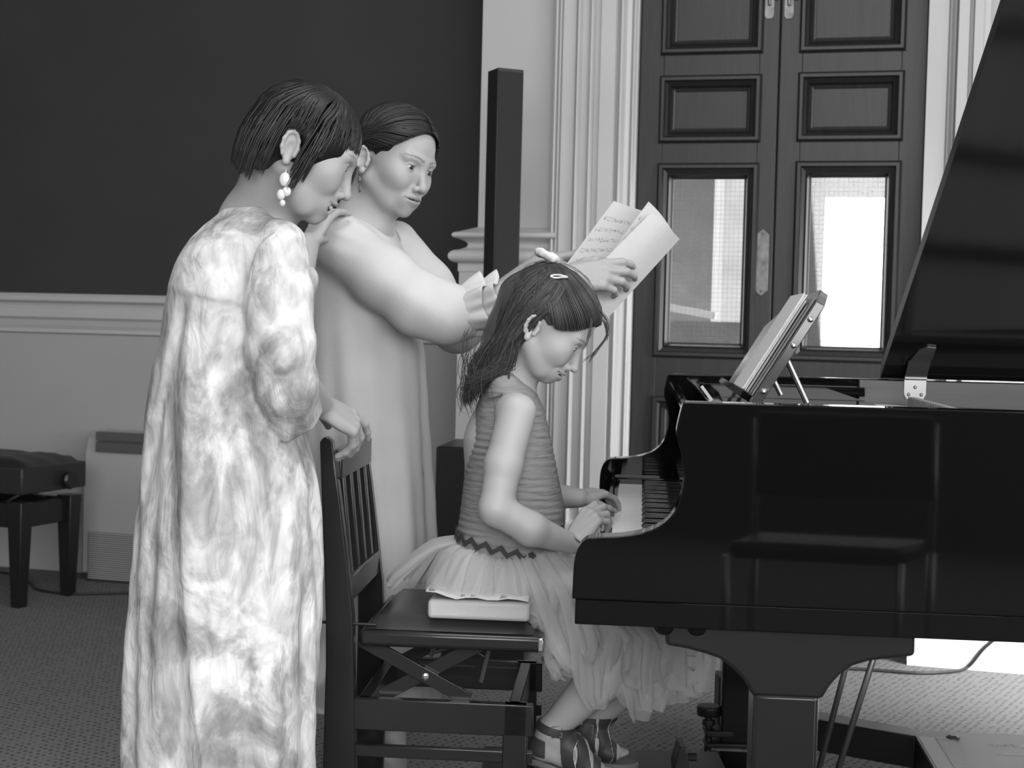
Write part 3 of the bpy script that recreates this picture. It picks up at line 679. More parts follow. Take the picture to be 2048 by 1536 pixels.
# ================================================================== the dolly under the piano
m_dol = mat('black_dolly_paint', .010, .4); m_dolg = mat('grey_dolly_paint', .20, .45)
def fz(px, py, z): 
    d = ray(px, py); return EYE + d * ((z - EYE.z) / d.z)
dolly = thing('piano_dolly', 'low black steel dolly with screw jacks under the grand piano', 'dolly', Lp(.9, .75, 0))
ZD = .155
far1 = fz(1640, 1426, ZD); far2 = fz(1845, 1464, ZD); n1_ = fz(1640, 1443, ZD); n2_ = fz(1830, 1474, ZD)
e = (far2 - far1).normalized(); ext = far1 - e * .10
n1b = n1_ - e * .10
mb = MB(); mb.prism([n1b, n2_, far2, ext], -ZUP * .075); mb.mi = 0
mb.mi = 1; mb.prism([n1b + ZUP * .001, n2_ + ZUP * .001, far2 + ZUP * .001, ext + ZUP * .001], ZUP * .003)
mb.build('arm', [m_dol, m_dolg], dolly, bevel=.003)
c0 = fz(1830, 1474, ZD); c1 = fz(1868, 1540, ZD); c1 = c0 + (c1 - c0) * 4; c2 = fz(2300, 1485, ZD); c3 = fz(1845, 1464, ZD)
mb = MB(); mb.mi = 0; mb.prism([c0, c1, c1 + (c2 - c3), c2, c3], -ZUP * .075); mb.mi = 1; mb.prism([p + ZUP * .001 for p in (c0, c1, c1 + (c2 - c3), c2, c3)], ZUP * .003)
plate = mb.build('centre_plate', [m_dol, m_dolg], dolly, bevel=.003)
# printed keyboard strip and lettering on the plate
da = (c1 - c0).normalized(); db = (c2 - c3).normalized(); LZ = ZUP * .0045
m_ltr = mat('pale_print', .48, .6); mb = MB(); s0_ = c0 + da * .012 + db * .006 + LZ
mb.prism([s0_, s0_ + da * .62, s0_ + da * .62 + db * .035, s0_ + db * .035], ZUP * .0004)
for i in range(44):
    q = s0_ + db * .039 + da * (.014 * i); mb.prism([q, q + da * .010, q + da * .010 + db * .042, q + db * .042], ZUP * .0004)
mb.build('keyboard_print', m_ltr, dolly)['label'] = 'pale printed keyboard strip'
def text(s, loc, xdir, ydir, size, m, name, parent, ext=.0004):
    cu = bpy.data.curves.new(name, 'FONT'); cu.body = s; cu.size = size; cu.extrude = ext; cu.materials.append(m)
    o = bpy.data.objects.new(name, cu); C.objects.link(o); z = xdir.cross(ydir).normalized(); y = z.cross(xdir).normalized()
    bpy.context.view_layer.update(); me = bpy.data.meshes.new_from_object(o.evaluated_get(bpy.context.evaluated_depsgraph_get())); bpy.data.objects.remove(o); o = bpy.data.objects.new(name, me); C.objects.link(o); me.materials.clear(); me.materials.append(m)
    p = loc - ROOT[parent.name]
    o.matrix_world = Matrix(((xdir.x, y.x, z.x, p.x), (xdir.y, y.y, z.y, p.y), (xdir.z, y.z, z.z, p.z), (0, 0, 0, 1))); o.parent = parent; return o
tx = fz(1978, 1496, ZD) + LZ
text('ARTPA', tx, db, -da, .030, m_ltr, 'lettering', dolly)
mb = MB(); q = fz(1995, 1512, ZD) + LZ; mb.prism([q, q + db * .12, q + db * .12 + da * .004, q + da * .004], ZUP * .0004); mb.build('underline', m_ltr, dolly)
mb = MB(); mb.lathe([(.016, 0), (.016, .004), (.008, .007)], fz(1906, 1480, ZD) + LZ, 6); mb.build('bolt', mat('dark_bolt', .06, .4, .8), dolly)
# screw jack beside the far leg
jt = at(1418, 1421, 3.62); jx = V(jt.x, jt.y, 0)
mb = MB(); r0 = .030
mb.lathe([(r0 - .002, 0), (r0, .003), (r0, .022), (r0 - .003, .025)], V(jx.x, jx.y, jt.z - .012), 24); mb.tube([V(jx.x, jx.y, .05), V(jx.x, jx.y, jt.z)], .009, 10)
mb.lathe([(.016, 0), (.016, .014)], V(jx.x, jx.y, .125), 6); mb.lathe([(.034, 0), (.036, .004), (.036, .016), (.020, .022)], V(jx.x, jx.y, .035), 24)
mb.build('screw_jack', m_dol, dolly, bevel=.002)
mb = MB(); a = V(jx.x - .01, jx.y, .112); mb.beam(a, a + V(.17, .0, 0), .07, .016); mb.beam(a + V(0, 0, -.03), a + V(.17, 0, -.03), .06, .012); mb.box(a + V(.09, .09, .03), (.10, .08, .18)); mb.build('jack_bracket', m_dol, dolly, bevel=.003)

# ================================================================== THE CHAIR
KA = rad(4.0); KX = V(math.cos(KA), -math.sin(KA), 0); KY = V(math.sin(KA), math.cos(KA), 0)
KO = at(660, 1300, 2.72); KO.z = 0; KW = .37
def Kp(x, y, z): return KO + KX * x + KY * y + ZUP * z
def kl(px, py, y=0.0):
    p = on_plane(px, py, KO + KY * y, KY); return (p - KO).dot(KX), p.z
m_kw = mat('dark_chair_lacquer', .011, .28, coat=.2, noise=(5, .3)); m_kw2 = mat('dark_seat_leatherette', .035, .30, bump=(30, .08))
chair = thing('piano_chair', 'dark adjustable piano chair with slatted back under the seated child', 'chair', Kp(.2, KW / 2, 0))
def post(y):
    l = [(639, 884), (643, 1000), (648, 1120), (651, 1235), (651, 1330), (648, 1430), (645, 1540)]; r = [(664, 884), (680, 1000), (694, 1120), (706, 1235), (707, 1330), (708, 1430), (710, 1540)]
    L_ = [kl(*p) for p in l]; R_ = [kl(*p) for p in r]
    zb = 0; L_.append((L_[-1][0] - .008, zb)); R_.append((R_[-1][0] - .004, zb))
    top = [((L_[0][0] * (1 - f) + R_[0][0] * f), L_[0][1] + .010 * math.sin(math.pi * f)) for f in (.2, .4, .6, .8)]
    pts = [(x, z) for x, z in L_] + [(x, z) for x, z in reversed(R_)] + top[::-1]
    mb = MB(); mb.prism([Kp(x, y, z) for x, z in pts], KY * .028); return mb.build('back_post', m_kw, chair, bevel=.003)
post(0); post(KW - .028)
pc = lambda z: (lambda a, b: (a + b) / 2)(*(np.interp(z, [0, .5, .9], v) for v in ((-.02, -.006, -.012), (.045, .05, .006)))) 
tz = kl(650, 900)[1]
mb = MB(); mb.beam(Kp(pc(tz - .03), .02, tz - .028), Kp(pc(tz - .03), KW - .02, tz - .028), .022, .055, up=(0, 0, 1)); mb.build('top_rail', m_kw, chair, bevel=.004)
zl = kl(720, 1165, .1)[1]
mb = MB(); mb.beam(Kp(pc(zl) + .008, .02, zl), Kp(pc(zl) + .008, KW - .02, zl), .020, .05); mb.build('lower_rail', m_kw, chair, bevel=.004)
for i in range(4):
    y = .07 + (KW - .14) * i / 3; mb = MB(); mb.beam(Kp(pc(zl) + .008, y, zl), Kp(pc(tz), y, tz - .03), .012, .022, up=tuple(KY)); mb.build('slat', m_kw, chair, bevel=.002)
# seat
x0, zs0 = kl(718, 1256); x1, _ = kl(1086, 1288); zs1 = kl(900, 1262)[1]; zsb = kl(900, 1283)[1]
ZSE = zs1
mb = MB(); mb.prism([Kp(x0, 0, ZSE - .035), Kp(x1, 0, ZSE - .035), Kp(x1, KW, ZSE - .035), Kp(x0, KW, ZSE - .035)], ZUP * .03); sf = mb.build('seat_frame', m_kw, chair, bevel=.008, seg=3)
mb = MB(); P = []
for i in range(15):
    row = []
    for j in range(15):
        fx, fy = i / 14, j / 14; e = min(fx, 1 - fx, fy, 1 - fy); h = .022 * min(1, e / .10) ** .5
        row.append(Kp(x0 + .012 + (x1 - x0 - .03) * fx, .012 + (KW - .024) * fy, ZSE - .004 + h))
    P.append(row)
mb.grid(P); mb.build('seat_pad', m_kw2, chair, smooth=True)
mb = MB(); mb.box(Kp(x1 - .004, .004, ZSE - .02), (.012, .012, .026), Rz(-KA)); mb.build('metal_corner', m_steel, chair, bevel=.003)
# base frame
za, zb_ = kl(880, 1405)[1], kl(880, 1468)[1]; xf = kl(1055, 1420)[0]
for y in (.004, KW - .026):
    mb = MB(); mb.box(Kp((x0 + xf) / 2 + .0, y + .011, (za + zb_) / 2), (xf - x0 + .02, .022, za - zb_), Rz(-KA)); mb.build('side_rail', m_kw, chair, bevel=.002)
    mb = MB(); mb.prism([Kp(xf - .045, y, 0), Kp(xf, y, 0), Kp(xf, y + .03, 0), Kp(xf - .045, y + .03, 0)], ZUP * za); mb.build('front_leg', m_kw, chair, bevel=.003)
    zst = kl(850, 1510)[1]; mb = MB(); mb.box(Kp((x0 + xf) / 2, y + .012, zst), (xf - x0 + .02, .016, .022), Rz(-KA)); mb.build('stretcher', m_kw, chair, bevel=.002)
for x in (x0 + .01, xf - .025):
    mb = MB(); mb.box(Kp(x, KW / 2, (za + zb_) / 2), (.022, KW - .03, za - zb_), Rz(-KA)); mb.build('cross_rail', m_kw, chair, bevel=.002)
# scissor mechanism
for y in (.03, KW - .04):
    mb = MB(); mb.beam(Kp(*(lambda q: (q[0], y, q[1]))(kl(715, 1285))), Kp(*(lambda q: (q[0], y, q[1]))(kl(935, 1408))), .008, .026, up=tuple(ZUP)); mb.build('scissor_bar', m_kw, chair, bevel=.001)
    mb = MB(); mb.beam(Kp(*(lambda q: (q[0], y + .01, q[1]))(kl(755, 1402))), Kp(*(lambda q: (q[0], y + .01, q[1]))(kl(985, 1283))), .008, .026, up=tuple(ZUP)); mb.build('scissor_bar', m_kw, chair, bevel=.001)
    mb = MB(); q = kl(847, 1360); mb.ball(Kp(q[0], y - .004, q[1]), (.008, .004, .008), 10); mb.build('rivet', m_steel, chair)
q1 = kl(868, 1290); q2 = kl(950, 1395); q3 = kl(845, 1330); q4 = kl(1030, 1312)
mb = MB(); mb.tube([Kp(q1[0], .12, q1[1]), Kp(q3[0], .12, q3[1] - .01)], .005, 8); mb.tube([Kp(q2[0], .12, q2[1]), Kp(q2[0] + .015, .12, q2[1] + .07)], .005, 8)
mb.tube([Kp(q3[0], .12, q3[1] - .005), Kp(q4[0] - .06, .12, q4[1] + .01)], .004, 8); mb.box(Kp(q4[0] - .02, .12, q4[1]), (.05, .03, .03)); mb.build('lift_rod', mat('rusty_steel', .12, .5, .7), chair)
mb = MB(); mb.tube([Kp(kl(655, 1247)[0] - .03, .014, kl(655, 1247)[1]), Kp(x0 + .03, .014, kl(655, 1247)[1] - .002)], .003, 8); mb.build('back_bolt', m_blk, chair)
# white wrapped block on the seat
bx0 = kl(852, 1240)[0]; bx1 = kl(1058, 1250)[0]; zbk = ZSE + .018
rt = thing('booster_block', 'thick white paper-wrapped block on the chair seat under the child', 'cushion', Kp((bx0 + bx1) / 2, .17, zbk))
m_wrap = mat('white_wrapping', .50, .5, bump=(24, .5))
mb = MB(); mb.prism([Kp(bx0, .015, zbk), Kp(bx1, .015, zbk), Kp(bx1 - .01, .33, zbk), Kp(bx0 + .01, .33, zbk)], ZUP * .036); mb.build('block', m_wrap, rt, bevel=.008, seg=3)
mb = MB(); P = [[Kp(bx0 - .004 + .002 * j, .01 + .3 * i / 6, zbk + .040 + .006 * (1 if j == 0 else .3) + .003 * math.sin(i * 2.1 + j)) for i in range(7)] for j in range(3)]
P = [[Kp(bx0 + (bx1 - bx0) * a / 10 - .003, .008 + .3 * i / 6, zbk + .042 + .010 * max(0, 1 - a / 3.) + .0025 * math.sin(i * 2.1 + a * 1.7)) for i in range(7)] for a in range(11)]
mb.grid(P, .0012); mb.build('top_sheet', m_wrap, rt, smooth=True)
# footrest for the child
fr = thing('footrest', 'low dark footrest platform under the sandals of the child', 'footrest', at(1230, 1600, 2.95) * 1.0)
ft = ROOT[fr.name]; ZF = at(1150, 1562, 2.9).z
mb = MB(); mb.box((ft.x - .02, 2.95, ZF - .012), (.50, .36, .024)); mb.build('platform', m_blk, fr, bevel=.004)
for dx in (-.22, .20):
    for dy in (-.14, .14): mb = MB(); mb.tube([(ft.x + dx - .02, 2.95 + dy, 0), (ft.x + dx - .02, 2.95 + dy, ZF - .01)], .015, 8); mb.build('leg', m_blk, fr)
a = at(1368, 1495, 2.85); mb = MB(); mb.prism([at(1349, 1536, 2.85), at(1360, 1496, 2.85), at(1372, 1494, 2.85), at(1380, 1536, 2.85), at(1378, 1580, 2.85), at(1352, 1580, 2.85)], (0, .07, 0)); mb.build('end_plate', m_blk, fr, bevel=.002)
mb = MB(); p = at(1374, 1514, 2.88); mb.tube([p, p + V(.018, 0, 0)], .008, 10); mb.build('knob', m_blk, fr)

# a chair in the audience in front of the piano (outside the frame; the photo shows its legs mirrored in the piano side)
def refl(px, py, Y):
    n = PY; P = on_plane(px, py, PO, n); d = ray(px, py); d = d - n * (2 * d.dot(n)); return P + d * ((Y - P.y) / d.y)
m_chr = mat('chrome', .9, .42, 1.0)
lf, lr, rf, rb_ = refl(1452, 1150, .42), refl(1506, 1150, .18), refl(1800, 1150, .42), refl(1862, 1150, .18)
for p in (lf, lr, rf, rb_): p.z = 0
aud = thing('audience_chair', 'chrome-legged dark seat in front of the piano, seen only mirrored in its side', 'chair', (lf + lr + rf + rb_) / 4)
for p in (lf, lr, rf, rb_): mb = MB(); mb.tube([p, p + V(0, 0, .47)], .013, 12); mb.build('leg', m_chr, aud, smooth=True)
mb = MB(); mb.prism([p + V(0, 0, .46) for p in (lf, rf, rb_, lr)], V(0, 0, .05)); mb.build('seat', m_leather, aud, bevel=.02)
mb = MB(); mb.prism([lr + V(0, 0, .62), rb_ + V(0, 0, .62), rb_ + V(0, -.06, .86), lr + V(0, -.06, .86)], V(0, .03, 0)); mb.build('backrest', m_leather, aud, bevel=.01)
for p in (lr, rb_): mb = MB(); mb.tube([p + V(0, 0, .47), p + V(0, 0, .62), p + V(0, -.04, .84)], .011, 10); mb.build('back_tube', m_chr, aud, smooth=True)
# ================================================================== FIGURES: smooth implicit bodies turned into single meshes
f32 = np.float32
class Sdf:
    def __init__(s): s.p = []; s.paints = []; s.warp = None
    def _add(s, c, R, fn, k, op): s.p.append((np.array(c, f32), float(R), fn, float(k), op)); return s
    def cap(s, a, b, ra, rb=None, k=.01, op='u'):
        a = np.array(a, f32); b = np.array(b, f32); rb = ra if rb is None else rb; d = b - a; L2 = max(float(d @ d), 1e-12)
        def fn(P):
            t = np.clip(((P - a) @ d) / L2, 0, 1); return np.linalg.norm(P - a - t[..., None] * d, axis=-1) - (ra + (rb - ra) * t)
        return s._add((a + b) / 2, math.sqrt(L2) / 2 + max(ra, rb), fn, k, op)
    def chain(s, pts, rs, k=.01):
        for i in range(len(pts) - 1): s.cap(pts[i], pts[i + 1], rs[i], rs[i + 1], k)
        return s
    def ell(s, c, r, R=None, k=.01, op='u'):
        c = np.array(c, f32); r = np.array(r, f32); R = None if R is None else np.array(R, f32)
        def fn(P):
            q = P - c
            if R is not None: q = q @ R
            k0 = np.linalg.norm(q / r, axis=-1); k1 = np.linalg.norm(q / (r * r), axis=-1) + 1e-9
            return k0 * (k0 - 1) / k1
        return s._add(c, float(r.max()), fn, k, op)
    def loft(s, rows, k=.01, disp=None, pw=2.0):
        """stack of ellipses: rows = (z, cx, cy, rx, ry)"""
        A = np.array(sorted(rows), float); zz = np.linspace(A[0, 0], A[-1, 0], 200)
        D = np.array([np.interp(zz, A[:, 0], A[:, i]) for i in range(1, 5)])
        ker = np.ones(9) / 9; D = np.array([np.convolve(np.pad(d, 4, 'edge'), ker, 'valid') for d in D])
        def fn(P):
            z = P[..., 2]; cx, cy, rx, ry = (np.interp(z, zz, d).astype(f32) for d in D)
            ux = (P[..., 0] - cx) / rx; uy = (P[..., 1] - cy) / ry
            rr = (np.abs(ux) ** pw + np.abs(uy) ** pw) ** (1 / pw)
            d = (rr - 1) * np.minimum(rx, ry)
            if disp is not None: d = d - disp(np.arctan2(uy, ux), P)
            return np.maximum(d, np.maximum(zz[0] - z, z - zz[-1]))
        c = A[:, 1:4].mean(0); c = np.array([A[:, 1].mean(), A[:, 2].mean(), (zz[0] + zz[-1]) / 2])
        return s._add(c, float((zz[-1] - zz[0]) / 2 + A[:, 3:].max() + .1), fn, k, 'u')
    def half(s, p, n, k=.002, c=None, R=9.0):
        """cut away what lies beyond the plane (inside a ball of radius R round c)"""
        p = np.array(p, f32); n = np.array(n, f32); n = n / np.linalg.norm(n); cc = p if c is None else np.array(c, f32)
        def fn(P):
            d = -((P - p) @ n)
            return np.maximum(d, np.linalg.norm(P - cc, axis=-1) - R) if R < 8 else d
        return s._add(cc, R, fn, k, 's')
    def ev(s, P, sel=None):
        d = np.full(P.shape[:-1], 1.0, f32)
        for (c, R, fn, k, op) in s.p:
            if sel is not None:
                m = np.linalg.norm(sel[0] - c, axis=1) < R + 4 * k + .012 + sel[1]
                if not m.any(): continue
                e = fn(P[m]).astype(f32); x = d[m]
            else: m = slice(None); e = fn(P).astype(f32); x = d
            if op == 'u':
                h = np.clip(.5 + .5 * (e - x) / k, 0, 1); x = e + (x - e) * h - k * h * (1 - h)
                x = np.where(h >= 1, d[m], x)
            else:
                h = np.clip(.5 - .5 * (x + e) / k, 0, 1); x = x + (-e - x) * h + k * h * (1 - h)
            d[m] = x
        if s.warp is not None: d = d - s.warp(P)
        return d
    def mesh(s, name, m, h, parent, lo=None, hi=None, paint=None, smooth_it=1):
        bb = [(c - R, c + R) for c, R, fn, k, op in s.p if op == 'u']
        lo_ = np.min([b[0] for b in bb], 0) - .02; hi_ = np.max([b[1] for b in bb], 0) + .02
        if lo is not None: lo_ = np.maximum(lo_, lo)
        if hi is not None: hi_ = np.minimum(hi_, hi)
        n = np.ceil((hi_ - lo_) / (8 * h)).astype(int); B = 8 * h
        gi = np.stack(np.meshgrid(*[np.arange(k) for k in n], indexing='ij'), -1).reshape(-1, 3)
        ctr = (lo_ + (gi + .5) * B).astype(f32)
        d = np.concatenate([s.ev(ctr[i:i + 200000], (ctr[i:i + 200000], B)) for i in range(0, len(ctr), 200000)])
        act = gi[np.abs(d) < B * .87 * 2.1 + .004]
        off = np.stack(np.meshgrid(*[np.arange(9)] * 3, indexing='ij'), -1)
        keys = []; pos = []; E = [[], [], []]
        N = n * 8 + 4; S = np.array([N[1] * N[2], N[2], 1], np.int64)
        for i in range(0, len(act), 1500):
            g = act[i:i + 1500]; idx = g[:, None, None, None, :] * 8 + off
            P = (lo_ + idx * h).astype(f32); cb = (lo_ + (g + .5) * B).astype(f32)
            d = s.ev(P, (cb, B)); ins = d < 0
            c8 = [(a, b, c) for a in (0, 1) for b in (0, 1) for c in (0, 1)]
            sl = lambda q, A: A[:, q[0]:8 + q[0], q[1]:8 + q[1], q[2]:8 + q[2]]
            cnt = sum(sl(q, ins).astype(np.int8) for q in c8); mk = (cnt > 0) & (cnt < 8)
            if not mk.any(): continue
            w = np.where(mk); v8 = {q: sl(q, d)[w] for q in c8}
            acc = np.zeros((len(w[0]), 3), f32); num = np.zeros(len(w[0]), f32)
            for q in c8:
                for ax in range(3):
                    if q[ax]: continue
                    q2 = tuple(1 if j == ax else q[j] for j in range(3)); a, b = v8[q], v8[q2]; cr = (a < 0) != (b < 0)
                    t = np.where(cr, a / np.where(np.abs(a - b) < 1e-12, 1, a - b), 0); p = np.tile(np.array(q, f32), (len(t), 1)); p[:, ax] += t
                    acc += np.where(cr[:, None], p, 0); num += cr
            base = idx[w[0], w[1], w[2], w[3]]
            keys.append(base @ S); pos.append(lo_ + (base + acc / num[:, None]) * h)
            for ax in range(3):
                q2 = tuple(1 if j == ax else 0 for j in range(3)); a = ins[:, :8, :8, :8]; b = sl(q2, ins); cr = a != b
                w2 = np.where(cr); E[ax].append(np.concatenate([idx[w2[0], w2[1], w2[2], w2[3]] @ S[:, None], a[w2][:, None].astype(np.int64)], 1))
        keys = np.concatenate(keys); pos = np.concatenate(pos); o = np.argsort(keys); keys = keys[o]; pos = pos[o]
        faces = []
        for ax in range(3):
            e = np.concatenate(E[ax]); k0 = e[:, 0]; a1, a2 = S[(ax + 1) % 3], S[(ax + 2) % 3]
            qk = np.stack([k0, k0 - a1, k0 - a1 - a2, k0 - a2], 1); ii = np.searchsorted(keys, qk); ii = np.clip(ii, 0, len(keys) - 1)
            ok = (keys[ii] == qk).all(1); ii = ii[ok]; fl = e[ok, 1] == 0; ii[fl] = ii[fl][:, ::-1]; faces.append(ii)
        faces = np.concatenate(faces)
        for _ in range(smooth_it):          # one light relaxation
            acc = np.zeros_like(pos); cn = np.zeros(len(pos))
            for j in range(4):
                for q in (1, 3):
                    np.add.at(acc, faces[:, j], pos[faces[:, (j + q) % 4]]); np.add.at(cn, faces[:, j], 1)
            pos = pos * .5 + .5 * acc / np.maximum(cn, 1)[:, None]
        offv = np.array(ROOT[parent.name]) if parent else np.zeros(3)
        me = bpy.data.meshes.new(name); nv, nf = len(pos), len(faces)
        me.vertices.add(nv); me.vertices.foreach_set('co', (pos - offv).astype(f32).ravel())
        me.loops.add(nf * 4); me.loops.foreach_set('vertex_index', faces.astype(np.int32).ravel())
        me.polygons.add(nf); me.polygons.foreach_set('loop_start', np.arange(nf, dtype=np.int32) * 4)
        me.update(calc_edges=True); me.polygons.foreach_set('use_smooth', np.ones(nf, bool)); me.materials.append(m)
        if s.paints:
            tone = np.ones(nv)
            for fn, val in s.paints:
                w = np.clip(fn(pos.astype(f32)), 0, 1); tone = tone * (1 - w) + val * w
            at_ = me.attributes.new('tone', 'FLOAT', 'POINT'); at_.data.foreach_set('value', tone.astype(f32))
        ob = bpy.data.objects.new(name, me); C.objects.link(ob)
        if parent: ob.parent = parent
        ROOT[ob.name] = Vector(offv)
        return ob
def A3(v): return np.array(tuple(v), float)
class Head:
    """local frame: +x face, +y left ear, +z crown; origin between the eyes' level and the ears"""
    def __init__(s, yaw, pitch, roll, scale, anchor_local, anchor_world):
        R = Matrix.Rotation(rad(yaw), 3, 'Z') @ Matrix.Rotation(rad(pitch), 3, 'Y') @ Matrix.Rotation(rad(roll), 3, 'X')
        s.R = np.array(R); s.s = scale; s.t = A3(anchor_world) - s.R @ (np.array(anchor_local) * scale)
    def w(s, *p): return s.t + s.R @ (np.array(p, float) * s.s)
    def loc(s, P): return ((P - s.t) @ s.R) / s.s
    def ax(s, *e): return s.R @ np.array(Matrix.Rotation(rad(e[2]), 3, 'Z') @ Matrix.Rotation(rad(e[1]), 3, 'Y') @ Matrix.Rotation(rad(e[0]), 3, 'X'))
    def build(s, S, smile=0.0, open_=0.0, nose=1.0, ap=.0042, child=0.0, brow=.5, lip=.72, squint=0.0, cr=1.0, mw=0.0):
        q = s.s; W_ = s.w; E = lambda c, r, R=None, k=.01, op='u': S.ell(W_(*c), np.array(r) * q, s.R if R is None else R, k * q, op)
        cp = lambda a, b, ra, rb, k: S.cap(W_(*a), W_(*b), ra * q, rb * q, k * q)
        jw = 1 - .12 * child
        E((-.010 + .098 * (1 - cr), 0, .030 - .02 * (1 - cr)), (.098 * cr, .075, .086 * cr)); E((.032, 0, -.028), (.055, .060 + .004 * child, .072), k=.02)
        E((.040, 0, -.070 + .004 * child), (.046 * jw, .044, .036), k=.02); E((.073 - .004 * child, 0, -.094 + .006 * child), (.015, .017, .015), k=.014)
        for y in (-1, 1):
            cp((-.008, y * .050, -.050), (.050, y * .028, -.088 + .006 * child), .017, .014, .02)
            E((.056, y * .040, -.026 + .004 * smile), (.024, .022, .022 + .003 * smile), k=.02)
            if smile: E((.069, y * .033, -.037), (.013 - .002 * child,) * 3, k=.016)
            cp((.072, y * .040, .018), (.082, y * .010, .016), .0095, .0085, .014)
            E((.092, y * .032, .001), (.013, .018, .0105), k=.009, op='s')
            ec = (.0722, y * .031, -.001)
            E(ec, (.0136, .0136, .0136), k=.004)
            E((ec[0] + .0105, ec[1] + y * .0005, ec[2] - .0005 - squint * .001), (.008, .0125, ap), k=.0012, op='s')
        cp((.083, 0, .006), (.103 * 1 + .006 * (nose - 1), 0, -.035), .0062, .0085, .012)
        E((.1045 + .007 * (nose - 1), 0, -.0375), (.0085, .0085, .008), k=.006)
        for y in (-1, 1):
            E((.094, y * .0118, -.0415), (.0085, .0062, .0066), k=.005)
            E((.1005, y * .0062, -.0475), (.0042, .0028, .0035), k=.002, op='s')
        E((.078, 0, -.066), (.0165, .029, .022), k=.014)
        cx, cz = .0835 - .004 * smile, -.066 + .006 * smile; cw = .0220 + .005 * smile + mw; o = open_
        for y in (-1, 1):
            cp((cx, y * cw, cz), (.0945, y * .004, -.0605 + .001 * o), .003, .0047, .004); cp((cx, y * cw, cz - .001), (.092 - .004 * o, y * .004, -.0735 - .010 * o), .003, .0056, .004)
        S.ell(W_(.096, 0, -.0665 + .002 * smile - .005 * o), np.array((.014 + .008 * o, cw * .97, .0011 + .0058 * o)) * q, s.R, .0012 * q, 's')
        for y in (-1, 1):                                  # the line of the mouth, running back to its corners
            S.cap(W_(.0945, y * .006, -.0665 + .001 * smile - .003 * o), W_(cx + .0035, y * (cw + .001), cz + .0005), (.0012 + .0030 * o) * q, .0009 * q, .0012 * q, 's')
        for y in (-1, 1):                                  # ears
            Re = s.ax(0, -14, y * -18) if y > 0 else s.ax(0, -14, 18)
            c = (-.014, y * .0755, -.018)
            E(c, (.0145, .0045, .0255), Re, k=.005)
            pts = []
            for i in range(9):
                a = rad(-40 + 265 * i / 8); loc = np.array([.0138 * math.cos(a) * 1.0, 0, .024 * math.sin(a) + .002]); pts.append(W_(*c) + Re @ (loc * q) + s.R @ np.array((0, y * .0045 * q, 0)))
            S.chain(pts, [.0032 * q] * 9, k=.003 * q)
            E((c[0] + .003, c[1] + y * .0055, c[2] - .002), (.0082, .0052, .0125), Re, k=.002, op='s')
            E((c[0] + .006, c[1] + y * .002, c[2] - .024), (.007, .0045, .007), Re, k=.004)
            cp((c[0] + .013, c[1] - y * .001, c[2] + .002), (c[0] + .013, c[1] + y * .002, c[2] - .010), .004, .0035, .004)
        # tones of lips, brows, lashes; painted shade in nostrils and along the mouth line
        def region(c, r):
            c = np.array(c); r = np.array(r)
            return lambda P: np.clip(2.2 * (1 - np.linalg.norm((s.loc(P) - c) / r, axis=1)), 0, 1)
        for y in (-1, 1):
            for i in range(6):
                f = i / 5; bx = .089 - .016 * f ** 1.6; by = .012 + .034 * f; bz = .0185 + .005 * math.sin(math.pi * f * .75)
                S.paints.append((region((bx, y * by, bz), (.014, .0062, .0030 * (1.15 - .5 * f))), brow))
            S.paints.append((region((.085, y * .031, .0035), (.010, .0150, .0024)), .22))
            S.paints.append((region((.083, y * .031, -.0060), (.010, .0125, .0016)), .66))
            S.paints.append((region((.1005, y * .0062, -.0470), (.0045, .0034, .0032)), .30))
        [S.paints.append((region((cx + .005, y * cw * .85, cz - .0008), (.008, .009, .0020)), .45)) for y in (-1, 1)]
        S.paints.append((region((.096, 0, -.0612), (.014, cw, .0042)), lip)); S.paints.append((region((.093, 0, -.0735 - .009 * o), (.014, cw * .9, .0056)), lip))
        S.paints.append((region((.092, 0, -.0665 + .002 * smile - .005 * o), (.014, cw, .0018 + .0045 * o)), .28))
        return s
    def eyes(s, parent, look=(1, 0, -.1), tone=.10):
        for y in (-1, 1):
            c = s.w(.0722, y * .031, -.001); d = s.R @ np.array(look); d /= np.linalg.norm(d); r = .0123 * s.s
            mb = MB(); q = Vector(d).to_track_quat('Z', 'Y').to_matrix(); n = 20; rings = [0, 10, 15, 26, 33, 48, 70, 100, 140, 180]
            vs = [Vector(c) + q @ Vector((r * math.sin(rad(t)) * math.cos(2 * math.pi * k / n), r * math.sin(rad(t)) * math.sin(2 * math.pi * k / n), r * math.cos(rad(t)))) for t in rings for k in range(n)]
            for i in range(len(rings) - 1):
                mb.mi = 2 if rings[i] < 15 else (1 if rings[i] < 33 else 0)
                mb.add([vs[i * n + k] for k in range(n)] + [vs[(i + 1) * n + k] for k in range(n)], [(k, (k + 1) % n, n + (k + 1) % n, n + k) for k in range(n)])
            mb.build('eye', [mat('eye_white', .42, .1, coat=.5), mat('iris', .06, .1, coat=.5), mat('pupil', .005, .1, coat=.5)], parent, smooth=True)
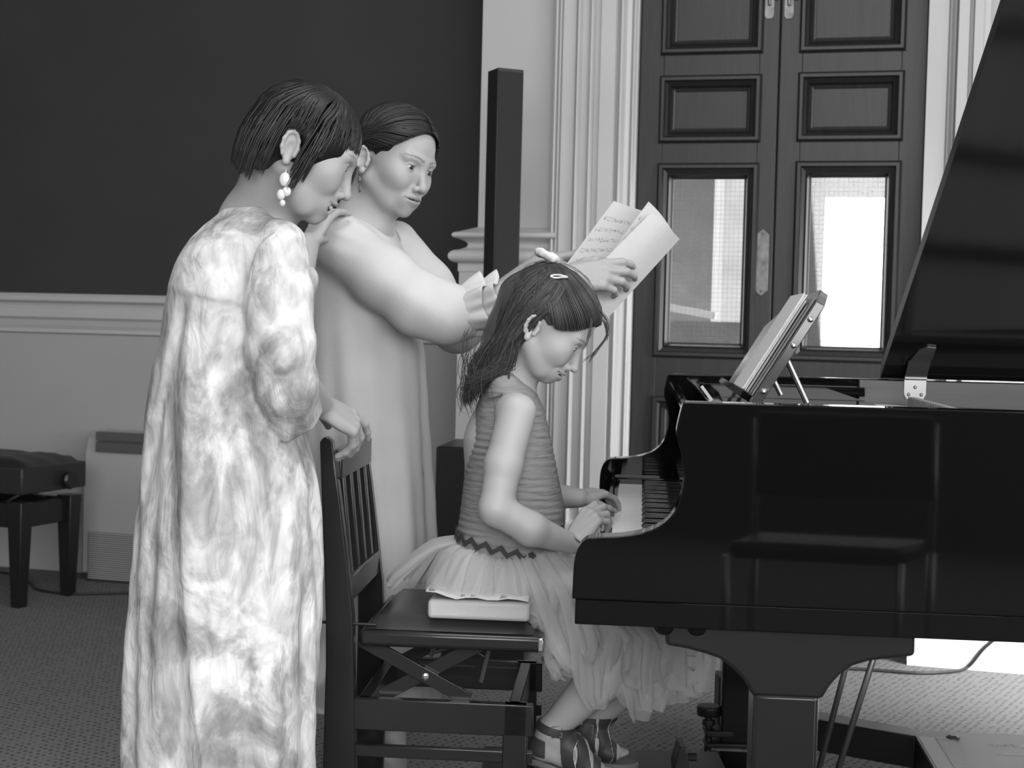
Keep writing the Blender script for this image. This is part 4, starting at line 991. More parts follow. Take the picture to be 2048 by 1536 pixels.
def hand(S, wrist, fwd, dorsal, left, curls, s=1.0, thumb=(.62, .70, -.35), tcurl=(10, 15), spread=1.0, k=.0035):
    """wrist point, direction of the fingers, direction of the back of the hand; curls: 4 x 3 joint angles"""
    x = A3(fwd); x /= np.linalg.norm(x); z = A3(dorsal); z = z - x * (z @ x); z /= np.linalg.norm(z); y = np.cross(z, x) * (-1 if left else 1)
    w = A3(wrist); T = lambda a, b, c: w + (x * a + y * b + z * c) * s
    ys = (.026, .009, -.008, -.024); L = ((.040, .025, .019), (.045, .029, .020), (.041, .027, .020), (.032, .020, .017)); mc = (.086, .089, .084, .077)
    S.ell(T(.046, .001, -.001), np.array((.050, .036, .0125)) * s, np.stack([x, y, z], 1), .008 * s)
    tips = []
    for i in range(4):
        b = T(mc[i], ys[i], .001); S.cap(T(.012, ys[i] * .55, 0), b, .0115 * s, .0098 * s, .008 * s)
        an = 0; p = b; r = (.0092, .0086, .0078, .0066) if i < 3 else (.0082, .0075, .0068, .0058); sp = rad((6, 1.5, -3, -8)[i]) * spread
        for j in range(3):
            an += rad(curls[i][j]); dirv = (x * math.cos(sp) + y * math.sin(sp)) * math.cos(an) - z * math.sin(an)
            q = p + dirv * L[i][j] * s; S.cap(p, q, r[j] * s, r[j + 1] * s, (.006 if j == 0 else k) * s); p = q
        tips.append(p)
    td = np.array(thumb, float); td /= np.linalg.norm(td); p = T(.018, .020, -.006); D = x * td[0] + y * td[1] + z * td[2]; inw = x * .75 - y * .55 - z * .35; inw /= np.linalg.norm(inw)
    for j, (l, ra, rb) in enumerate(((.044, .0135, .0105), (.030, .0102, .0092), (.024, .0092, .0070))):
        if j: a = rad(tcurl[j - 1]); D = D * math.cos(a) + inw * math.sin(a); D /= np.linalg.norm(D)
        q = p + D * l * s; S.cap(p, q, ra * s, rb * s, .006 * s); p = q
    return tips
def strands(name, m, parent, paths, r0=.0012, n=4, flat=.6, npt=11):
    """many fine locks, one mesh: every path is a list of points"""
    VV = []; FF = []; base = 0
    ang = np.arange(n) * 2 * np.pi / n
    tpl = np.array([(i * n + k, i * n + (k + 1) % n, (i + 1) * n + (k + 1) % n, (i + 1) * n + k) for i in range(npt - 1) for k in range(n)])
    for pth_, rr in paths:
        P = catmull(pth_, npt); t = np.gradient(P, axis=0); t /= np.linalg.norm(t, axis=1)[:, None] + 1e-9
        ref = np.array([0.31, -.9, .3]); u = ref - t * (t @ ref)[:, None]; u /= np.linalg.norm(u, axis=1)[:, None] + 1e-9; b = np.cross(t, u)
        f = np.linspace(0, 1, npt); rad_ = rr * np.minimum(1, .45 + 3 * f) * np.minimum(1, .12 + 2.2 * (1 - f))
        ring = P[:, None] + (u[:, None] * np.cos(ang)[None, :, None] * flat + b[:, None] * np.sin(ang)[None, :, None]) * rad_[:, None, None]
        VV.append(ring.reshape(-1, 3)); FF.append(tpl + base); base += npt * n
    offv = np.array(ROOT[parent.name]); me = bpy.data.meshes.new(name); v = np.concatenate(VV) - offv; f = np.concatenate(FF)
    me.vertices.add(len(v)); me.vertices.foreach_set('co', v.astype(f32).ravel()); me.loops.add(len(f) * 4); me.loops.foreach_set('vertex_index', f.astype(np.int32).ravel())
    me.polygons.add(len(f)); me.polygons.foreach_set('loop_start', np.arange(len(f), dtype=np.int32) * 4); me.update(calc_edges=True); me.polygons.foreach_set('use_smooth', np.ones(len(f), bool))
    me.materials.append(m); o = bpy.data.objects.new(name, me); C.objects.link(o); o.parent = parent; ROOT[o.name] = Vector(offv); return o
def sn(P, fx, fy, fz, ph=0): return np.sin(P[..., 0] * fx + P[..., 1] * fy + P[..., 2] * fz + ph)
def hairmat(name, v, rough=.38):
    m = mat(name, v, rough, spec=.4); nt = m.node_tree; N = nt.nodes.new; L = nt.links.new; b = nt.nodes['Principled BSDF']
    b.inputs['Anisotropic'].default_value = .5
    g = N('ShaderNodeNewGeometry'); r = N('ShaderNodeMapRange'); r.inputs[3].default_value = v * .55; r.inputs[4].default_value = v * 1.7
    L(g.outputs['Random Per Island'], r.inputs[0]); L(r.outputs[0], b.inputs['Base Color']); return m
m_skin = mat('skin_of_standing_women', .34, .48, spec=.35, attr=True, sub=.0, bump=(160, .06))
m_skinc = mat('skin_of_child', .39, .48, spec=.35, attr=True, bump=(160, .05))
# ------------------------------------------------------------------ the woman in the tie-dyed dress
def tie_dye():
    m = bpy.data.materials.new('tie_dyed_cotton'); m.use_nodes = True; nt = m.node_tree; N = nt.nodes.new; L = nt.links.new
    b = nt.nodes['Principled BSDF']; b.inputs['Roughness'].default_value = .8; b.inputs['Specular IOR Level'].default_value = .2
    tc = N('ShaderNodeTexCoord'); mp = N('ShaderNodeMapping'); mp.inputs['Scale'].default_value = (1, 1, .62); mp.inputs['Location'].default_value = (.3, .1, .13); L(tc.outputs['Object'], mp.inputs[0])
    n1 = N('ShaderNodeTexNoise'); n1.inputs['Scale'].default_value = 6.5; n1.inputs['Detail'].default_value = 6; n1.inputs['Roughness'].default_value = .62; n1.inputs['Distortion'].default_value = .9; L(mp.outputs[0], n1.inputs['Vector'])
    n2 = N('ShaderNodeTexNoise'); n2.inputs['Scale'].default_value = 20; n2.inputs['Detail'].default_value = 5; n2.inputs['Distortion'].default_value = 1.5; L(mp.outputs[0], n2.inputs['Vector'])
    r1 = N('ShaderNodeValToRGB'); e = r1.color_ramp.elements; e[0].position = .36; e[0].color = (.25,) * 3 + (1,); e[1].position = .60; e[1].color = (.64,) * 3 + (1,)
    x = e.new(.46); x.color = (.40,) * 3 + (1,); x = e.new(.50); x.color = (.54,) * 3 + (1,); L(n1.outputs[0], r1.inputs[0])
    r2 = N('ShaderNodeMapRange'); r2.inputs[1].default_value = .35; r2.inputs[2].default_value = .62; r2.inputs[3].default_value = .72; r2.inputs[4].default_value = 1.08; L(n2.outputs[0], r2.inputs[0])
    mx = N('ShaderNodeMixRGB'); mx.blend_type = 'MULTIPLY'; mx.inputs[0].default_value = 1; L(r1.outputs[0], mx.inputs[1]); L(r2.outputs[0], mx.inputs[2]); L(mx.outputs[0], b.inputs['Base Color'])
    n3 = N('ShaderNodeTexNoise'); n3.inputs['Scale'].default_value = 26; n3.inputs['Detail'].default_value = 3; n3.inputs['Distortion'].default_value = 2.2; m3 = N('ShaderNodeMapping'); m3.inputs['Scale'].default_value = (1, 1, .45); L(tc.outputs['Object'], m3.inputs[0]); L(m3.outputs[0], n3.inputs['Vector'])
    bp = N('ShaderNodeBump'); bp.inputs['Strength'].default_value = .5; bp.inputs['Distance'].default_value = .008; L(n3.outputs[0], bp.inputs['Height']); L(bp.outputs[0], b.inputs['Normal'])
    return m
base = at(440, 1700, 2.5); base.z = 0
w1 = thing('person', 'woman with a dark bob and tie-dyed long dress bending forward, hand on the chair back', 'person', base)
D1 = 2.50
hd = Head(7, 28, 0, .97, (.080, -.033, 0), at(690, 337, 2.45))
S = Sdf()
hd.build(S, smile=1.0, open_=1.25, nose=.75, ap=.0015, brow=.50, squint=1, cr=.88)
nb = A3(at(508, 452, 2.53)); S.cap(hd.w(-.030, 0, -.045), nb, .046, .050, .025)
S.cap(hd.w(.0, 0, -.07), A3(at(545, 462, 2.50)), .034, .034, .025)
shR = A3(at(556, 508, 2.43)); shL = A3(at(430, 505, 2.64)); chest = A3(at(480, 600, 2.53)); pel = A3(at(450, 950, 2.52))
S.cap(shR, shL, .045, .045, .03); S.cap(nb, chest, .06, .095, .03); S.cap(chest, pel, .095, .11, .03)
for dx, D in ((.0, 2.44), (-.04, 2.60)):
    k_ = A3(at(450, 1280, D)); k_[0] += dx; an = np.array([k_[0], D, .07]); S.chain([pel + [dx, D - 2.52, -.05], k_, an], [.08, .055, .035], .02); S.cap(an + [0, 0, -.035], an + [.15, 0, -.045], .032, .024, .02)
elR = A3(at(566, 745, 2.385)); wrR = A3(at(636, 808, 2.585))
S.chain([shR, elR, wrR], [.045, .037, .024], .012)
S.cap(elR + (wrR - elR) * .5, wrR, .032, .0245, .01)
kn = A3(at(711, 850, 2.64))
hand(S, wrR, kn - wrR, (.45, -.50, .72), False, ((12, 22, 10), (34, 30, 16), (46, 34, 18), (48, 36, 20)), s=1.0, thumb=(.72, .45, -.6), tcurl=(15, 10))
elL = A3(at(575, 640, 2.93)); wrL = A3(at(615, 488, 3.03)); S.chain([shL, elL, wrL], [.043, .036, .024], .012)
hand(S, wrL, A3(at(647, 436, 3.09)) - wrL, (-.55, -.55, .60), True, ((14, 24, 16), (12, 24, 16), (12, 24, 16), (12, 26, 18)), s=.84, spread=.4, thumb=(.80, -.45, -.50), tcurl=(4, 4))
S.mesh('body', m_skin, .0021, w1)
hd.eyes(w1, look=(1, 0, -.35))
mb = MB()
for i in range(-4, 5):
    p = hd.w(.0895 - .0011 * i * i * .75, i * .0058, -.0665 + .0003 * i * i); mb.ball(p, (.0034, .0030, .0046), 8)
mb.build('teeth', mat('teeth', .70, .25), w1, smooth=True)
# dress
def px_rows(rows, D, ryf):
    out = []
    for y, l, r, ry in rows:
        a = at(l, y, D); b = at(r, y, D); out.append(((a.z + b.z) / 2, (a.x + b.x) / 2, D, (b.x - a.x) / 2, ry * ryf))
    return out
rows = [(420, 462, 548, .050), (432, 436, 572, .075), (450, 414, 592, .10), (475, 392, 600, .12), (500, 374, 602, .13), (550, 347, 600, .14), (600, 335, 594, .145), (700, 319, 586, .150), (800, 300, 584, .155), (870, 292, 604, .160), (950, 285, 630, .165),
        (1050, 274, 636, .17), (1200, 264, 637, .175), (1350, 256, 631, .18), (1450, 253, 627, .18), (1660, 247, 622, .18)]
xr = at(392, 900, 2.40).x
def dis1(th, P):
    z = P[..., 2]; front = np.clip(-np.sin(th), 0, 1); low = np.clip((1.14 - z) / .25, 0, 1)
    xrid = xr - .03 * np.clip((z - .8) / .4, -1, 1) + .012 * np.sin(z * 7); u = P[..., 0] - xrid
    rid = np.where(u > 0, np.exp(-(u / .11) ** 2) * .012, -.024 * np.exp(np.minimum(u, 0) / .07) + .036 * np.exp(np.minimum(u, 0) / .026))
    d = front * low * rid
    x2 = at(545, 1000, 2.4).x; u2 = P[..., 0] - x2 - .02 * np.sin(z * 5); d = d + front * np.clip((.90 - z) / .2, 0, 1) * .010 * (np.exp(-(u2 / .035) ** 2) - np.exp(-((u2 + .05) / .03) ** 2))
    d = d + low * (.0045 * np.sin(th * 9 + 2.0 * np.sin(z * 4)) + .003 * np.sin(th * 17 + z * 9))
    # pleat under the yoke on the left of the back
    u3 = P[..., 0] - (at(378, 610, 2.42).x - .20 * np.clip(1.13 - z, 0, 1)); d = d - front * np.clip((1.135 - z) / .03, 0, 1) * np.exp(-(u3 / .010) ** 2) * .012
    d = d + front * .003 * np.tanh((z - 1.135 - .03 * np.sin(P[..., 0] * 6)) / .004) * (z < 1.3)
    return d
S = Sdf(); SL = S
sl = [A3(at(556, 497, 2.435)), A3(at(556, 590, 2.395)), A3(at(560, 690, 2.385)), A3(at(572, 775, 2.40)), A3(at(592, 850, 2.45))]
SL.chain(sl, [.050, .053, .055, .051, .046], .012)
S.chain([shL + [0, 0, -.01], (shL + elL) / 2 + [0, 0, -.02], elL, A3(at(603, 560, 2.99))], [.055, .055, .046, .034], .02)
ax_ = sl[4] - sl[3]; ax_ /= np.linalg.norm(ax_); ax_ = ax_ + np.array([.25, .1, -.1]); ax_ /= np.linalg.norm(ax_)
cut = A3(at(590, 838, 2.445)); S.half(cut, ax_, .002, R=.11)
SL.ell(cut, (.030, .030, .014), np.array(Vector(ax_).to_track_quat('Z', 'Y').to_matrix()), .004, 's')
S.loft(px_rows(rows, 2.51, 1.0), disp=dis1, k=.012)
S.half(nb + np.array([.01, -.0, .018]), np.array([.35, -.05, 1]), .004, c=nb + np.array([.01, 0, .07]), R=.085)
S.ell(nb + np.array([.012, -.01, .04]), (.062, .060, .065), None, .006, 's')
sx = A3(at(560, 690, 2.39))
def wr1(P):
    near = np.exp(-((P[..., 0] - sx[0]) / .075) ** 2) * (P[..., 1] < 2.47) * np.clip((P[..., 2] - .86) / .05, 0, 1) * np.clip((1.25 - P[..., 2]) / .1, 0, 1)
    a = .0030 * np.abs(sn(P, 70, 20, 42, 0)) + .0028 * np.abs(sn(P, -52, 10, 60, 1.3)) + .0024 * np.abs(sn(P, 95, 0, -30, .5 + 0))
    g = .0012 * sn(P, 30, 14, 38, 0) * sn(P, -22, 11, 30, 2) + .001 * sn(P, 60, 30, -25, 1) * sn(P, 14, 20, 48, .3)
    return near * (a - .004) + g
S.warp = wr1
m_tie = tie_dye()
S.mesh('dress', m_tie, .0034, w1, lo=np.array([-9, -9, .06]))
# piping at the neck and the armhole seam
mb = MB()
seam = [at(548, 463, 2.36), at(520, 490, 2.345), at(503, 540, 2.355), at(497, 600, 2.36), at(496, 650, 2.365)]
mb.tube([tuple(p) for p in catmull(seam, 24)], .0018, 6)
mb.build('armhole_seam', m_tie, w1, smooth=True)
# hair: a short bob with a fringe
m_h1 = hairmat('black_hair', .006, .40)
def bob_r(phi, z):
    """head-local half-width of the bob at azimuth phi and height z"""
    f = 1.0
    zt = .108
    if z > .02: k_ = math.sqrt(max(0, 1 - ((z - .02) / (zt - .02)) ** 2))
    else: k_ = 1.0 - .9 * max(0, -z - .03) ** 1.3
    return k_
def bob_pt(phi, z, lift=0.0):
    k_ = bob_r(phi, z); back = .5 - .5 * math.cos(phi); rx = .099 if math.cos(phi) > 0 else .090; ry = .087
    if z < 0 and math.cos(phi) < 0: rx += .004 - .25 * max(0, -.035 - z)
    return hd.w(-.012 + (rx + lift) * k_ * math.cos(phi), (ry + lift) * k_ * math.sin(phi), z)
paths = []
for i in range(1900):
    phi = rnd.uniform(-math.pi, math.pi); a = abs(math.degrees(phi)); lift = rnd.uniform(-.006, .003)
    if a < 58: ze = .028 + rnd.uniform(-.006, .004)
    elif a < 79: ze = -.050 - rnd.uniform(0, .035) * (1 if 66 < a < 78 else .3) + (.05 if a < 62 else 0)
    elif a < 104: ze = .012 + rnd.uniform(-.006, .006)
    else: ze = -.088 + .010 * math.cos(2 * phi) + rnd.uniform(-.008, .006) + (.02 if a < 118 else 0)
    P = []; n_ = 9; ph0 = phi * .92
    for j in range(n_):
        f = j / (n_ - 1); z = .1075 - (.1075 - ze) * (f ** 1.5); ph = phi * (.75 + .25 * min(1, f * 2)); P.append(bob_pt(ph + .02 * math.sin(9 * f + i), z, lift))
    paths.append((P, rnd.uniform(.0016, .0030)))
S = Sdf(); q = hd.s
S.ell(hd.w(-.002, 0, .018), np.array((.090, .082, .084)) * q, hd.R, .01); S.ell(hd.w(-.046, 0, -.024), np.array((.050, .076, .058)) * q, hd.R, .02)
S.ell(hd.w(.105, 0, -.060), np.array((.085, .14, .086)) * q, hd.R, .004, 's'); 
for y in (-1, 1): S.ell(hd.w(-.010, y * .088, -.025), np.array((.020, .024, .036)) * q, hd.R, .004, 's')
S.half(hd.w(-.06, 0, -.074), hd.R @ np.array([-.25, 0, -1]), .004)
hb1 = S.mesh('hair', m_h1, .003, w1)
strands('hair_locks', m_h1, hb1, paths)
# earring: stacked pale discs
m_pearl = mat('mother_of_pearl', .62, .25, coat=.4)
mb = MB(); De = 2.395
for x, y, rx, rz in ((570, 359, .0095, .0115), (573, 383, .0075, .008), (562, 389, .0072, .0085), (565, 406, .0048, .0055)):
    mb.ball(at(x, y, De), (rx, .004, rz), 14)
mb.tube([at(572, 338, De + .003), at(571, 350, De)], .0012, 6); mb.build('earring', m_pearl, w1, smooth=True)

# ------------------------------------------------------------------ the woman in white
base = at(735, 1480, 3.3); base.z = 0
w2 = thing('person', 'woman in a plain white long dress with pulled-back dark hair holding sheet music', 'person', base)
hd2 = Head(-37, 17, -7, 1.0, (.080, -.033, 0), at(821, 333, 3.17))
S = Sdf(); hd2.build(S, smile=.35, nose=.95, ap=.0032, brow=.42, lip=.68, mw=.002)
nb = A3(at(722, 446, 3.27)); S.cap(hd2.w(-.028, 0, -.05), nb, .047, .050, .025); S.cap(hd2.w(.005, 0, -.075), A3(at(752, 452, 3.24)), .036, .034, .025)
shR = A3(at(668, 478, 3.17)); shL = A3(at(790, 490, 3.38)); chest = A3(at(735, 580, 3.28)); pel = A3(at(735, 900, 3.30))
S.cap(shR, shL, .042, .042, .03); S.cap(nb, chest, .06, .09, .03); S.cap(chest, pel, .09, .105, .03)
for x, D in ((775, 3.255), (700, 3.335)):
    k_ = A3(at(x - 5, 1230, D)); an = A3(at(x + 12, 1500, D)); an[2] = .085; S.chain([np.array([k_[0], D, pel[2] - .05]), k_, (k_ + an) / 2 + [-.012, .0, .03], an], [.08, .055, .047, .032], .02); S.cap(an + [0, 0, -.045], an + [.14, -.02, -.06], .034, .024, .02)
elR = A3(at(868, 628, 3.10)); wrR = A3(at(1128, 556, 3.10)); S.chain([shR, elR], [.043, .036], .012); S.chain([elR, elR + (wrR - elR) * .4, wrR], [.036, .033, .023], .012)
hand(S, wrR, (1, .0, .10), (-.1, -.9, .35), False, ((14, 30, 24), (20, 34, 26), (28, 36, 28), (38, 38, 30)), thumb=(.7, .55, -.55), tcurl=(12, 14))
elL = A3(at(915, 655, 3.42)); wrL = A3(at(1082, 524, 3.36)); S.chain([shL, elL, wrL], [.042, .035, .023], .012)
hand(S, wrL, (1, -.05, .15), (0, .2, 1), True, ((18, 26, 20), (22, 28, 22), (30, 30, 24), (40, 34, 26)), thumb=(.8, .45, -.5), tcurl=(8, 8))
S.mesh('body', m_skin, .0022, w2)
hd2.eyes(w2, look=(1, -.02, -.14))
m_lin = mat('white_linen', .52, .85, spec=.1, bump=(220, .12), noise=(7, .04))
rows = [(425, 668, 768, .055), (440, 645, 782, .09), (462, 628, 792, .11), (500, 612, 808, .125), (560, 608, 822, .13), (640, 606, 842, .135), (720, 605, 850, .138), (850, 606, 857, .14), (1000, 610, 864, .145), (1200, 616, 872, .15), (1408, 622, 874, .15)]
def dis2(th, P):
    z = P[..., 2]; low = np.clip((1.2 - z) / .5, 0, 1)
    return low * (.0065 * np.sin(th * 7 + 1.2 * np.sin(z * 3)) + .003 * np.sin(th * 15 + 3 * z)) + .0012 * sn(P, 18, 10, 40, 0) * sn(P, -25, 12, 18, 1)
S = Sdf(); S.loft(px_rows(rows, 3.29, 1.0), disp=dis2)
sl = [A3(at(673, 480, 3.175)), A3(at(766, 556, 3.14)), A3(at(838, 610, 3.11)), A3(at(895, 628, 3.10)), A3(at(935, 628, 3.10))]
S.chain(sl, [.062, .063, .063, .058, .050], .03)
S.chain([shL, (shL + elL) / 2, elL, A3(at(950, 635, 3.41))], [.055, .060, .056, .045], .02)
S.half(nb + np.array([.02, -.0, .0]), np.array([.30, -.05, 1]), .004, c=nb + np.array([.03, 0, .06]), R=.085)
S.ell(nb + np.array([.022, -.01, .032]), (.066, .066, .052), None, .006, 's')
nbw = A3(at(690, 440, 3.19))
def wr2(P):
    sh = np.exp(-(((P[..., 0] - nbw[0]) / .11) ** 2 + ((P[..., 2] - nbw[2]) / .06) ** 2)) * .0022 * sn(P, 55, 20, 150, 0)
    ax = np.exp(-((P[..., 0] - sl[2][0]) / .12) ** 2) * np.exp(-((P[..., 2] - sl[2][2]) / .09) ** 2) * .003 * sn(P, 45, 30, 55, 1)
    return sh + ax
S.warp = wr2
S.mesh('dress', m_lin, .0034, w2)
def frill(c0, c1, r0, r1, nw, amp, ph, name):
    """gathered ruffle between two centres"""
    c0, c1 = np.array(c0), np.array(c1); ax = c1 - c0; ax /= np.linalg.norm(ax); u = np.cross(ax, (0, 1, 0)); u /= np.linalg.norm(u); v = np.cross(ax, u); G = []
    for i in range(9):
        f = i / 8; row = []
        for j in range(97):
            t = 2 * math.pi * j / 96; r = (r0 + (r1 - r0) * math.sin(f * math.pi * .5)) * (1 + amp * f * math.sin(nw * t + ph + .6 * math.sin(2 * t)) + .4 * amp * f * math.sin(2 * nw * t + 2 * ph)); sh = .010 * f * math.sin(3 * t + ph)
            row.append(c0 + (c1 - c0) * f + ax * sh + (u * math.cos(t) + v * math.sin(t)) * r)
        G.append(row)
    mb = MB(); mb.grid(G, .002); mb.build(name, m_lin, w2, smooth=True)
frill(at(922, 628, 3.10), at(976, 612, 3.10), .047, .062, 7, .16, 0, 'cuff')
frill(at(946, 622, 3.10), at(1006, 600, 3.10), .034, .052, 6, .20, 1.2, 'cuff_frill')
m_h2 = hairmat('dark_brown_hair', .013, .40)
knot = np.array((-.112, 0, -.012)); paths = []
def proj(p, k_=1.0):
    c = np.array((-.010, 0, .030)); r = np.array((.1045, .0815, .0935)); v = (np.array(p) - c); return c + v / max(1e-6, np.linalg.norm(v / r)) * k_
for i in range(1100):
    sd = rnd.choice((-1, 1)); u = rnd.random()
    if u < .55:      # from the parting
        f = rnd.random(); p0 = np.array((.078 - .13 * f, sd * .001, .08)); p0 = proj(p0); mid = np.array((.025 - .09 * f, sd * .08, .06 - .02 * f))
    else:            # from the hairline at temple and above the ear
        f = rnd.random() ** 1.0; hl = catmull([(.080, .004, .082), (.074, .032, .068), (.052, .066, .034), (.022, .080, .016), (.006, .082, .004)], 50)[int(f * 49)]; p0 = proj((hl[0], sd * hl[1], hl[2])); mid = np.array((p0[0] - .055, sd * .084, p0[2] * .8 + .004))
    kk = 1 + rnd.uniform(-.02, .022); P = [hd2.w(*proj(p, kk)) for p in catmull([p0, p0 * .45 + mid * .55, mid, mid * .4 + knot * .6 + np.array((0, sd * .035, 0)), knot], 9)]
    paths.append((P, rnd.uniform(.0012, .0024)))
for i in range(240):  # short low tail
    a = rnd.uniform(0, 6.28); r_ = rnd.uniform(0, .020); o = np.array((0, r_ * math.cos(a), r_ * math.sin(a)))
    P = [hd2.w(*(knot + o * .6)), hd2.w(*(knot + np.array((-.022, .0, -.03)) + o * 1.5)), hd2.w(*(knot + np.array((-.012, 0, -.075)) + o * 1.6)), hd2.w(*(knot + np.array((.002, 0, -.105 - rnd.uniform(0, .03))) + o * .9))]
    paths.append((P, rnd.uniform(.0012, .0026)))
S = Sdf(); q = hd2.s; S.ell(hd2.w(-.010, 0, .030), np.array((.1015, .0785, .0905)) * q, hd2.R, .01); S.ell(hd2.w(-.09, 0, -.012), np.array((.03, .05, .035)) * q, hd2.R, .02)
S.ell(hd2.w(.122, 0, -.035), np.array((.104, .15, .125)) * q, hd2.R, .004, 's')
for y in (-1, 1): S.ell(hd2.w(-.006, y * .085, -.030), np.array((.026, .03, .040)) * q, hd2.R, .004, 's')
for y in (-1, 1): S.ell(hd2.w(.045, y * .088, -.012), np.array((.045, .034, .034)) * q, hd2.R, .006, 's')
S.half(hd2.w(0, 0, -.045), hd2.R @ np.array([.1, 0, -1]), .004)
hb2 = S.mesh('hair', m_h2, .003, w2); strands('hair_locks', m_h2, hb2, paths)
mb = MB(); p = hd2.w(-.008, -.080, -.050)
mb.ball(p, .0035, 8); mb.ball(p + np.array((.0, -.002, -.013)), (.0045, .003, .008), 10); mb.ball(p + np.array((.001, -.002, -.032)), (.003, .002, .009), 10); mb.tube([p, p + np.array((.001, -.002, -.04))], .001, 5)
mb.build('earring', mat('dark_bead', .08, .25), w2, smooth=True)

# ---- sheet music in her hands
def staves():
    m = bpy.data.materials.new('printed_music_page'); m.use_nodes = True; nt = m.node_tree; N = nt.nodes.new; L = nt.links.new
    b = nt.nodes['Principled BSDF']; b.inputs['Roughness'].default_value = .8
    a = N('ShaderNodeAttribute'); a.attribute_name = 'page'; sx = N('ShaderNodeSeparateXYZ'); L(a.outputs['Vector'], sx.inputs[0])
    def mth(op, x, y=None):
        n = N('ShaderNodeMath'); n.operation = op
        for i, v in enumerate((x, y)):
            if v is None: continue
            if isinstance(v, (int, float)): n.inputs[i].default_value = v
            else: L(v, n.inputs[i])
        return n.outputs[0]
    sys_ = mth('FRACT', mth('MULTIPLY', sx.outputs[1], 6.0)); inb = mth('LESS_THAN', mth('ABSOLUTE', mth('SUBTRACT', sys_, .5)), .20)
    ln = mth('LESS_THAN', mth('FRACT', mth('MULTIPLY', sys_, 11.0)), .22)
    no = N('ShaderNodeTexNoise'); no.inputs['Scale'].default_value = 26; no.inputs['Detail'].default_value = 2; L(a.outputs['Vector'], no.inputs['Vector'])
    nt_ = mth('GREATER_THAN', no.outputs[0], .57)
    ink = mth('MULTIPLY', mth('MAXIMUM', mth('MULTIPLY', ln, .35), mth('MULTIPLY', nt_, .8)), inb)
    mg = mth('LESS_THAN', mth('ABSOLUTE', mth('SUBTRACT', sx.outputs[0], .5)), .42); mg2 = mth('LESS_THAN', sx.outputs[1], .80); ink = mth('MULTIPLY', mth('MULTIPLY', ink, mg), mg2)
    L(mth('SUBTRACT', .50, mth('MULTIPLY', ink, .36)), b.inputs['Base Color']) if False else None
    cb = N('ShaderNodeCombineXYZ'); v = mth('SUBTRACT', .50, mth('MULTIPLY', ink, .36)); [L(v, cb.inputs[i]) for i in range(3)]; L(cb.outputs[0], b.inputs['Base Color']); return m
m_page = staves(); m_blank = mat('music_back_page', .50, .8, noise=(8, .06))
def sheet(name, c4, bow, parent, m, nu=10, nv=12):
    """c4: corners (bottom-left, bottom-right, top-right, top-left); bow = sag vector"""
    a, b, c, d = (A3(p) for p in c4); bow = np.array(bow, float); P = []; uv = []
    for i in range(nv + 1):
        v = i / nv; row = []
        for j in range(nu + 1):
            u = j / nu; row.append((a * (1 - u) + b * u) * (1 - v) + (d * (1 - u) + c * u) * v + bow * math.sin(math.pi * u) * (.5 + .5 * v)); uv.append((u, v, 0))
        P.append(row)
    mb = MB(); mb.grid(P, .0012); o = mb.build(name, m, parent, smooth=False); at_ = o.data.attributes.new('page', 'FLOAT_VECTOR', 'POINT')
    at_.data.foreach_set('vector', np.array(uv + uv, f32).ravel()); return o
bk = thing('sheet_music', 'open white sheet music booklet held up by the woman in white', 'sheet music', at(1260, 560, 3.15))
sheet('front_page', (at(1140, 588, 3.13), at(1212, 640, 3.17), at(1359, 478, 3.21), at(1303, 424, 3.17)), (0, -.012, 0), bk, m_blank)
sheet('middle_page', (at(1210, 522, 3.19), at(1225, 545, 3.17), at(1345, 463, 3.205), at(1297, 403, 3.19)), (0, -.006, .004), bk, m_page)
sheet('back_page', (at(1128, 535, 3.25), at(1212, 525, 3.19), at(1297, 425, 3.22), at(1228, 402, 3.30)), (0, .012, 0), bk, m_page)
# ------------------------------------------------------------------ the child at the keyboard
DG = 2.90
base = at(1000, 1600, DG); base.z = ROOT['booster_block'].z
g = thing('person', 'seated young girl in a sleeveless top and tulle skirt playing the piano', 'person', base)
hg = Head(-10, 38, 0, .90, (.080, -.033, 0), at(1149, 697, 2.83))
S = Sdf(); hg.build(S, smile=1.15, open_=.2, nose=.85, ap=.0032, child=1.0, brow=.50, lip=.60, squint=1, mw=.003)
nb = A3(at(1020, 772, 2.90)); S.cap(hg.w(-.030, 0, -.055), nb, .041, .043, .02)
shR = A3(at(1034, 824, 2.795)); shL = A3(at(1040, 815, 3.01)); chest = A3(at(1012, 880, 2.90)); pel = A3(at(1000, 1150, 2.91))
S.cap(shR + [-.01, .02, .0], shL + [-.01, -.02, 0], .034, .034, .03); S.cap(nb, chest, .045, .075, .03); S.cap(chest, pel, .076, .085, .03)
elR = A3(at(992, 1018, 2.755)); fm = A3(at(1062, 1058, 2.765)); wrR = A3(at(1143, 1088, 2.815))
S.chain([shR, shR * .45 + elR * .55 + [-.004, 0, 0], elR, fm, wrR], [.036, .0345, .031, .031, .0195], .012)
elL = A3(at(1040, 985, 3.06)); wrL = A3(at(1158, 996, 3.05)); S.chain([shL, elL, elL * .5 + wrL * .5, wrL], [.035, .031, .029, .020], .012)
kn = A3(at(1186, 1030, 2.84)); hand(S, wrR, kn - wrR, (-.50, -.70, .50), False, ((30, 55, 30), (36, 56, 30), (44, 58, 30), (52, 58, 30)), s=.82, thumb=(.85, .35, -.4), tcurl=(14, 12))
knl = A3(at(1200, 985, 3.09)); hand(S, wrL, knl - wrL, (-.2, -.35, .9), True, ((28, 28, 18), (28, 28, 18), (28, 28, 18), (28, 28, 18)), s=.70, thumb=(.8, .45, -.4))
hipR = A3(at(985, 1190, 2.85)); hipL = A3(at(985, 1180, 2.98))
knR = A3(at(1284, 1272, 2.83)); knL = A3(at(1345, 1272, 3.00)); anR = A3(at(1104, 1458, 2.86)); anL = A3(at(1166, 1456, 2.99))
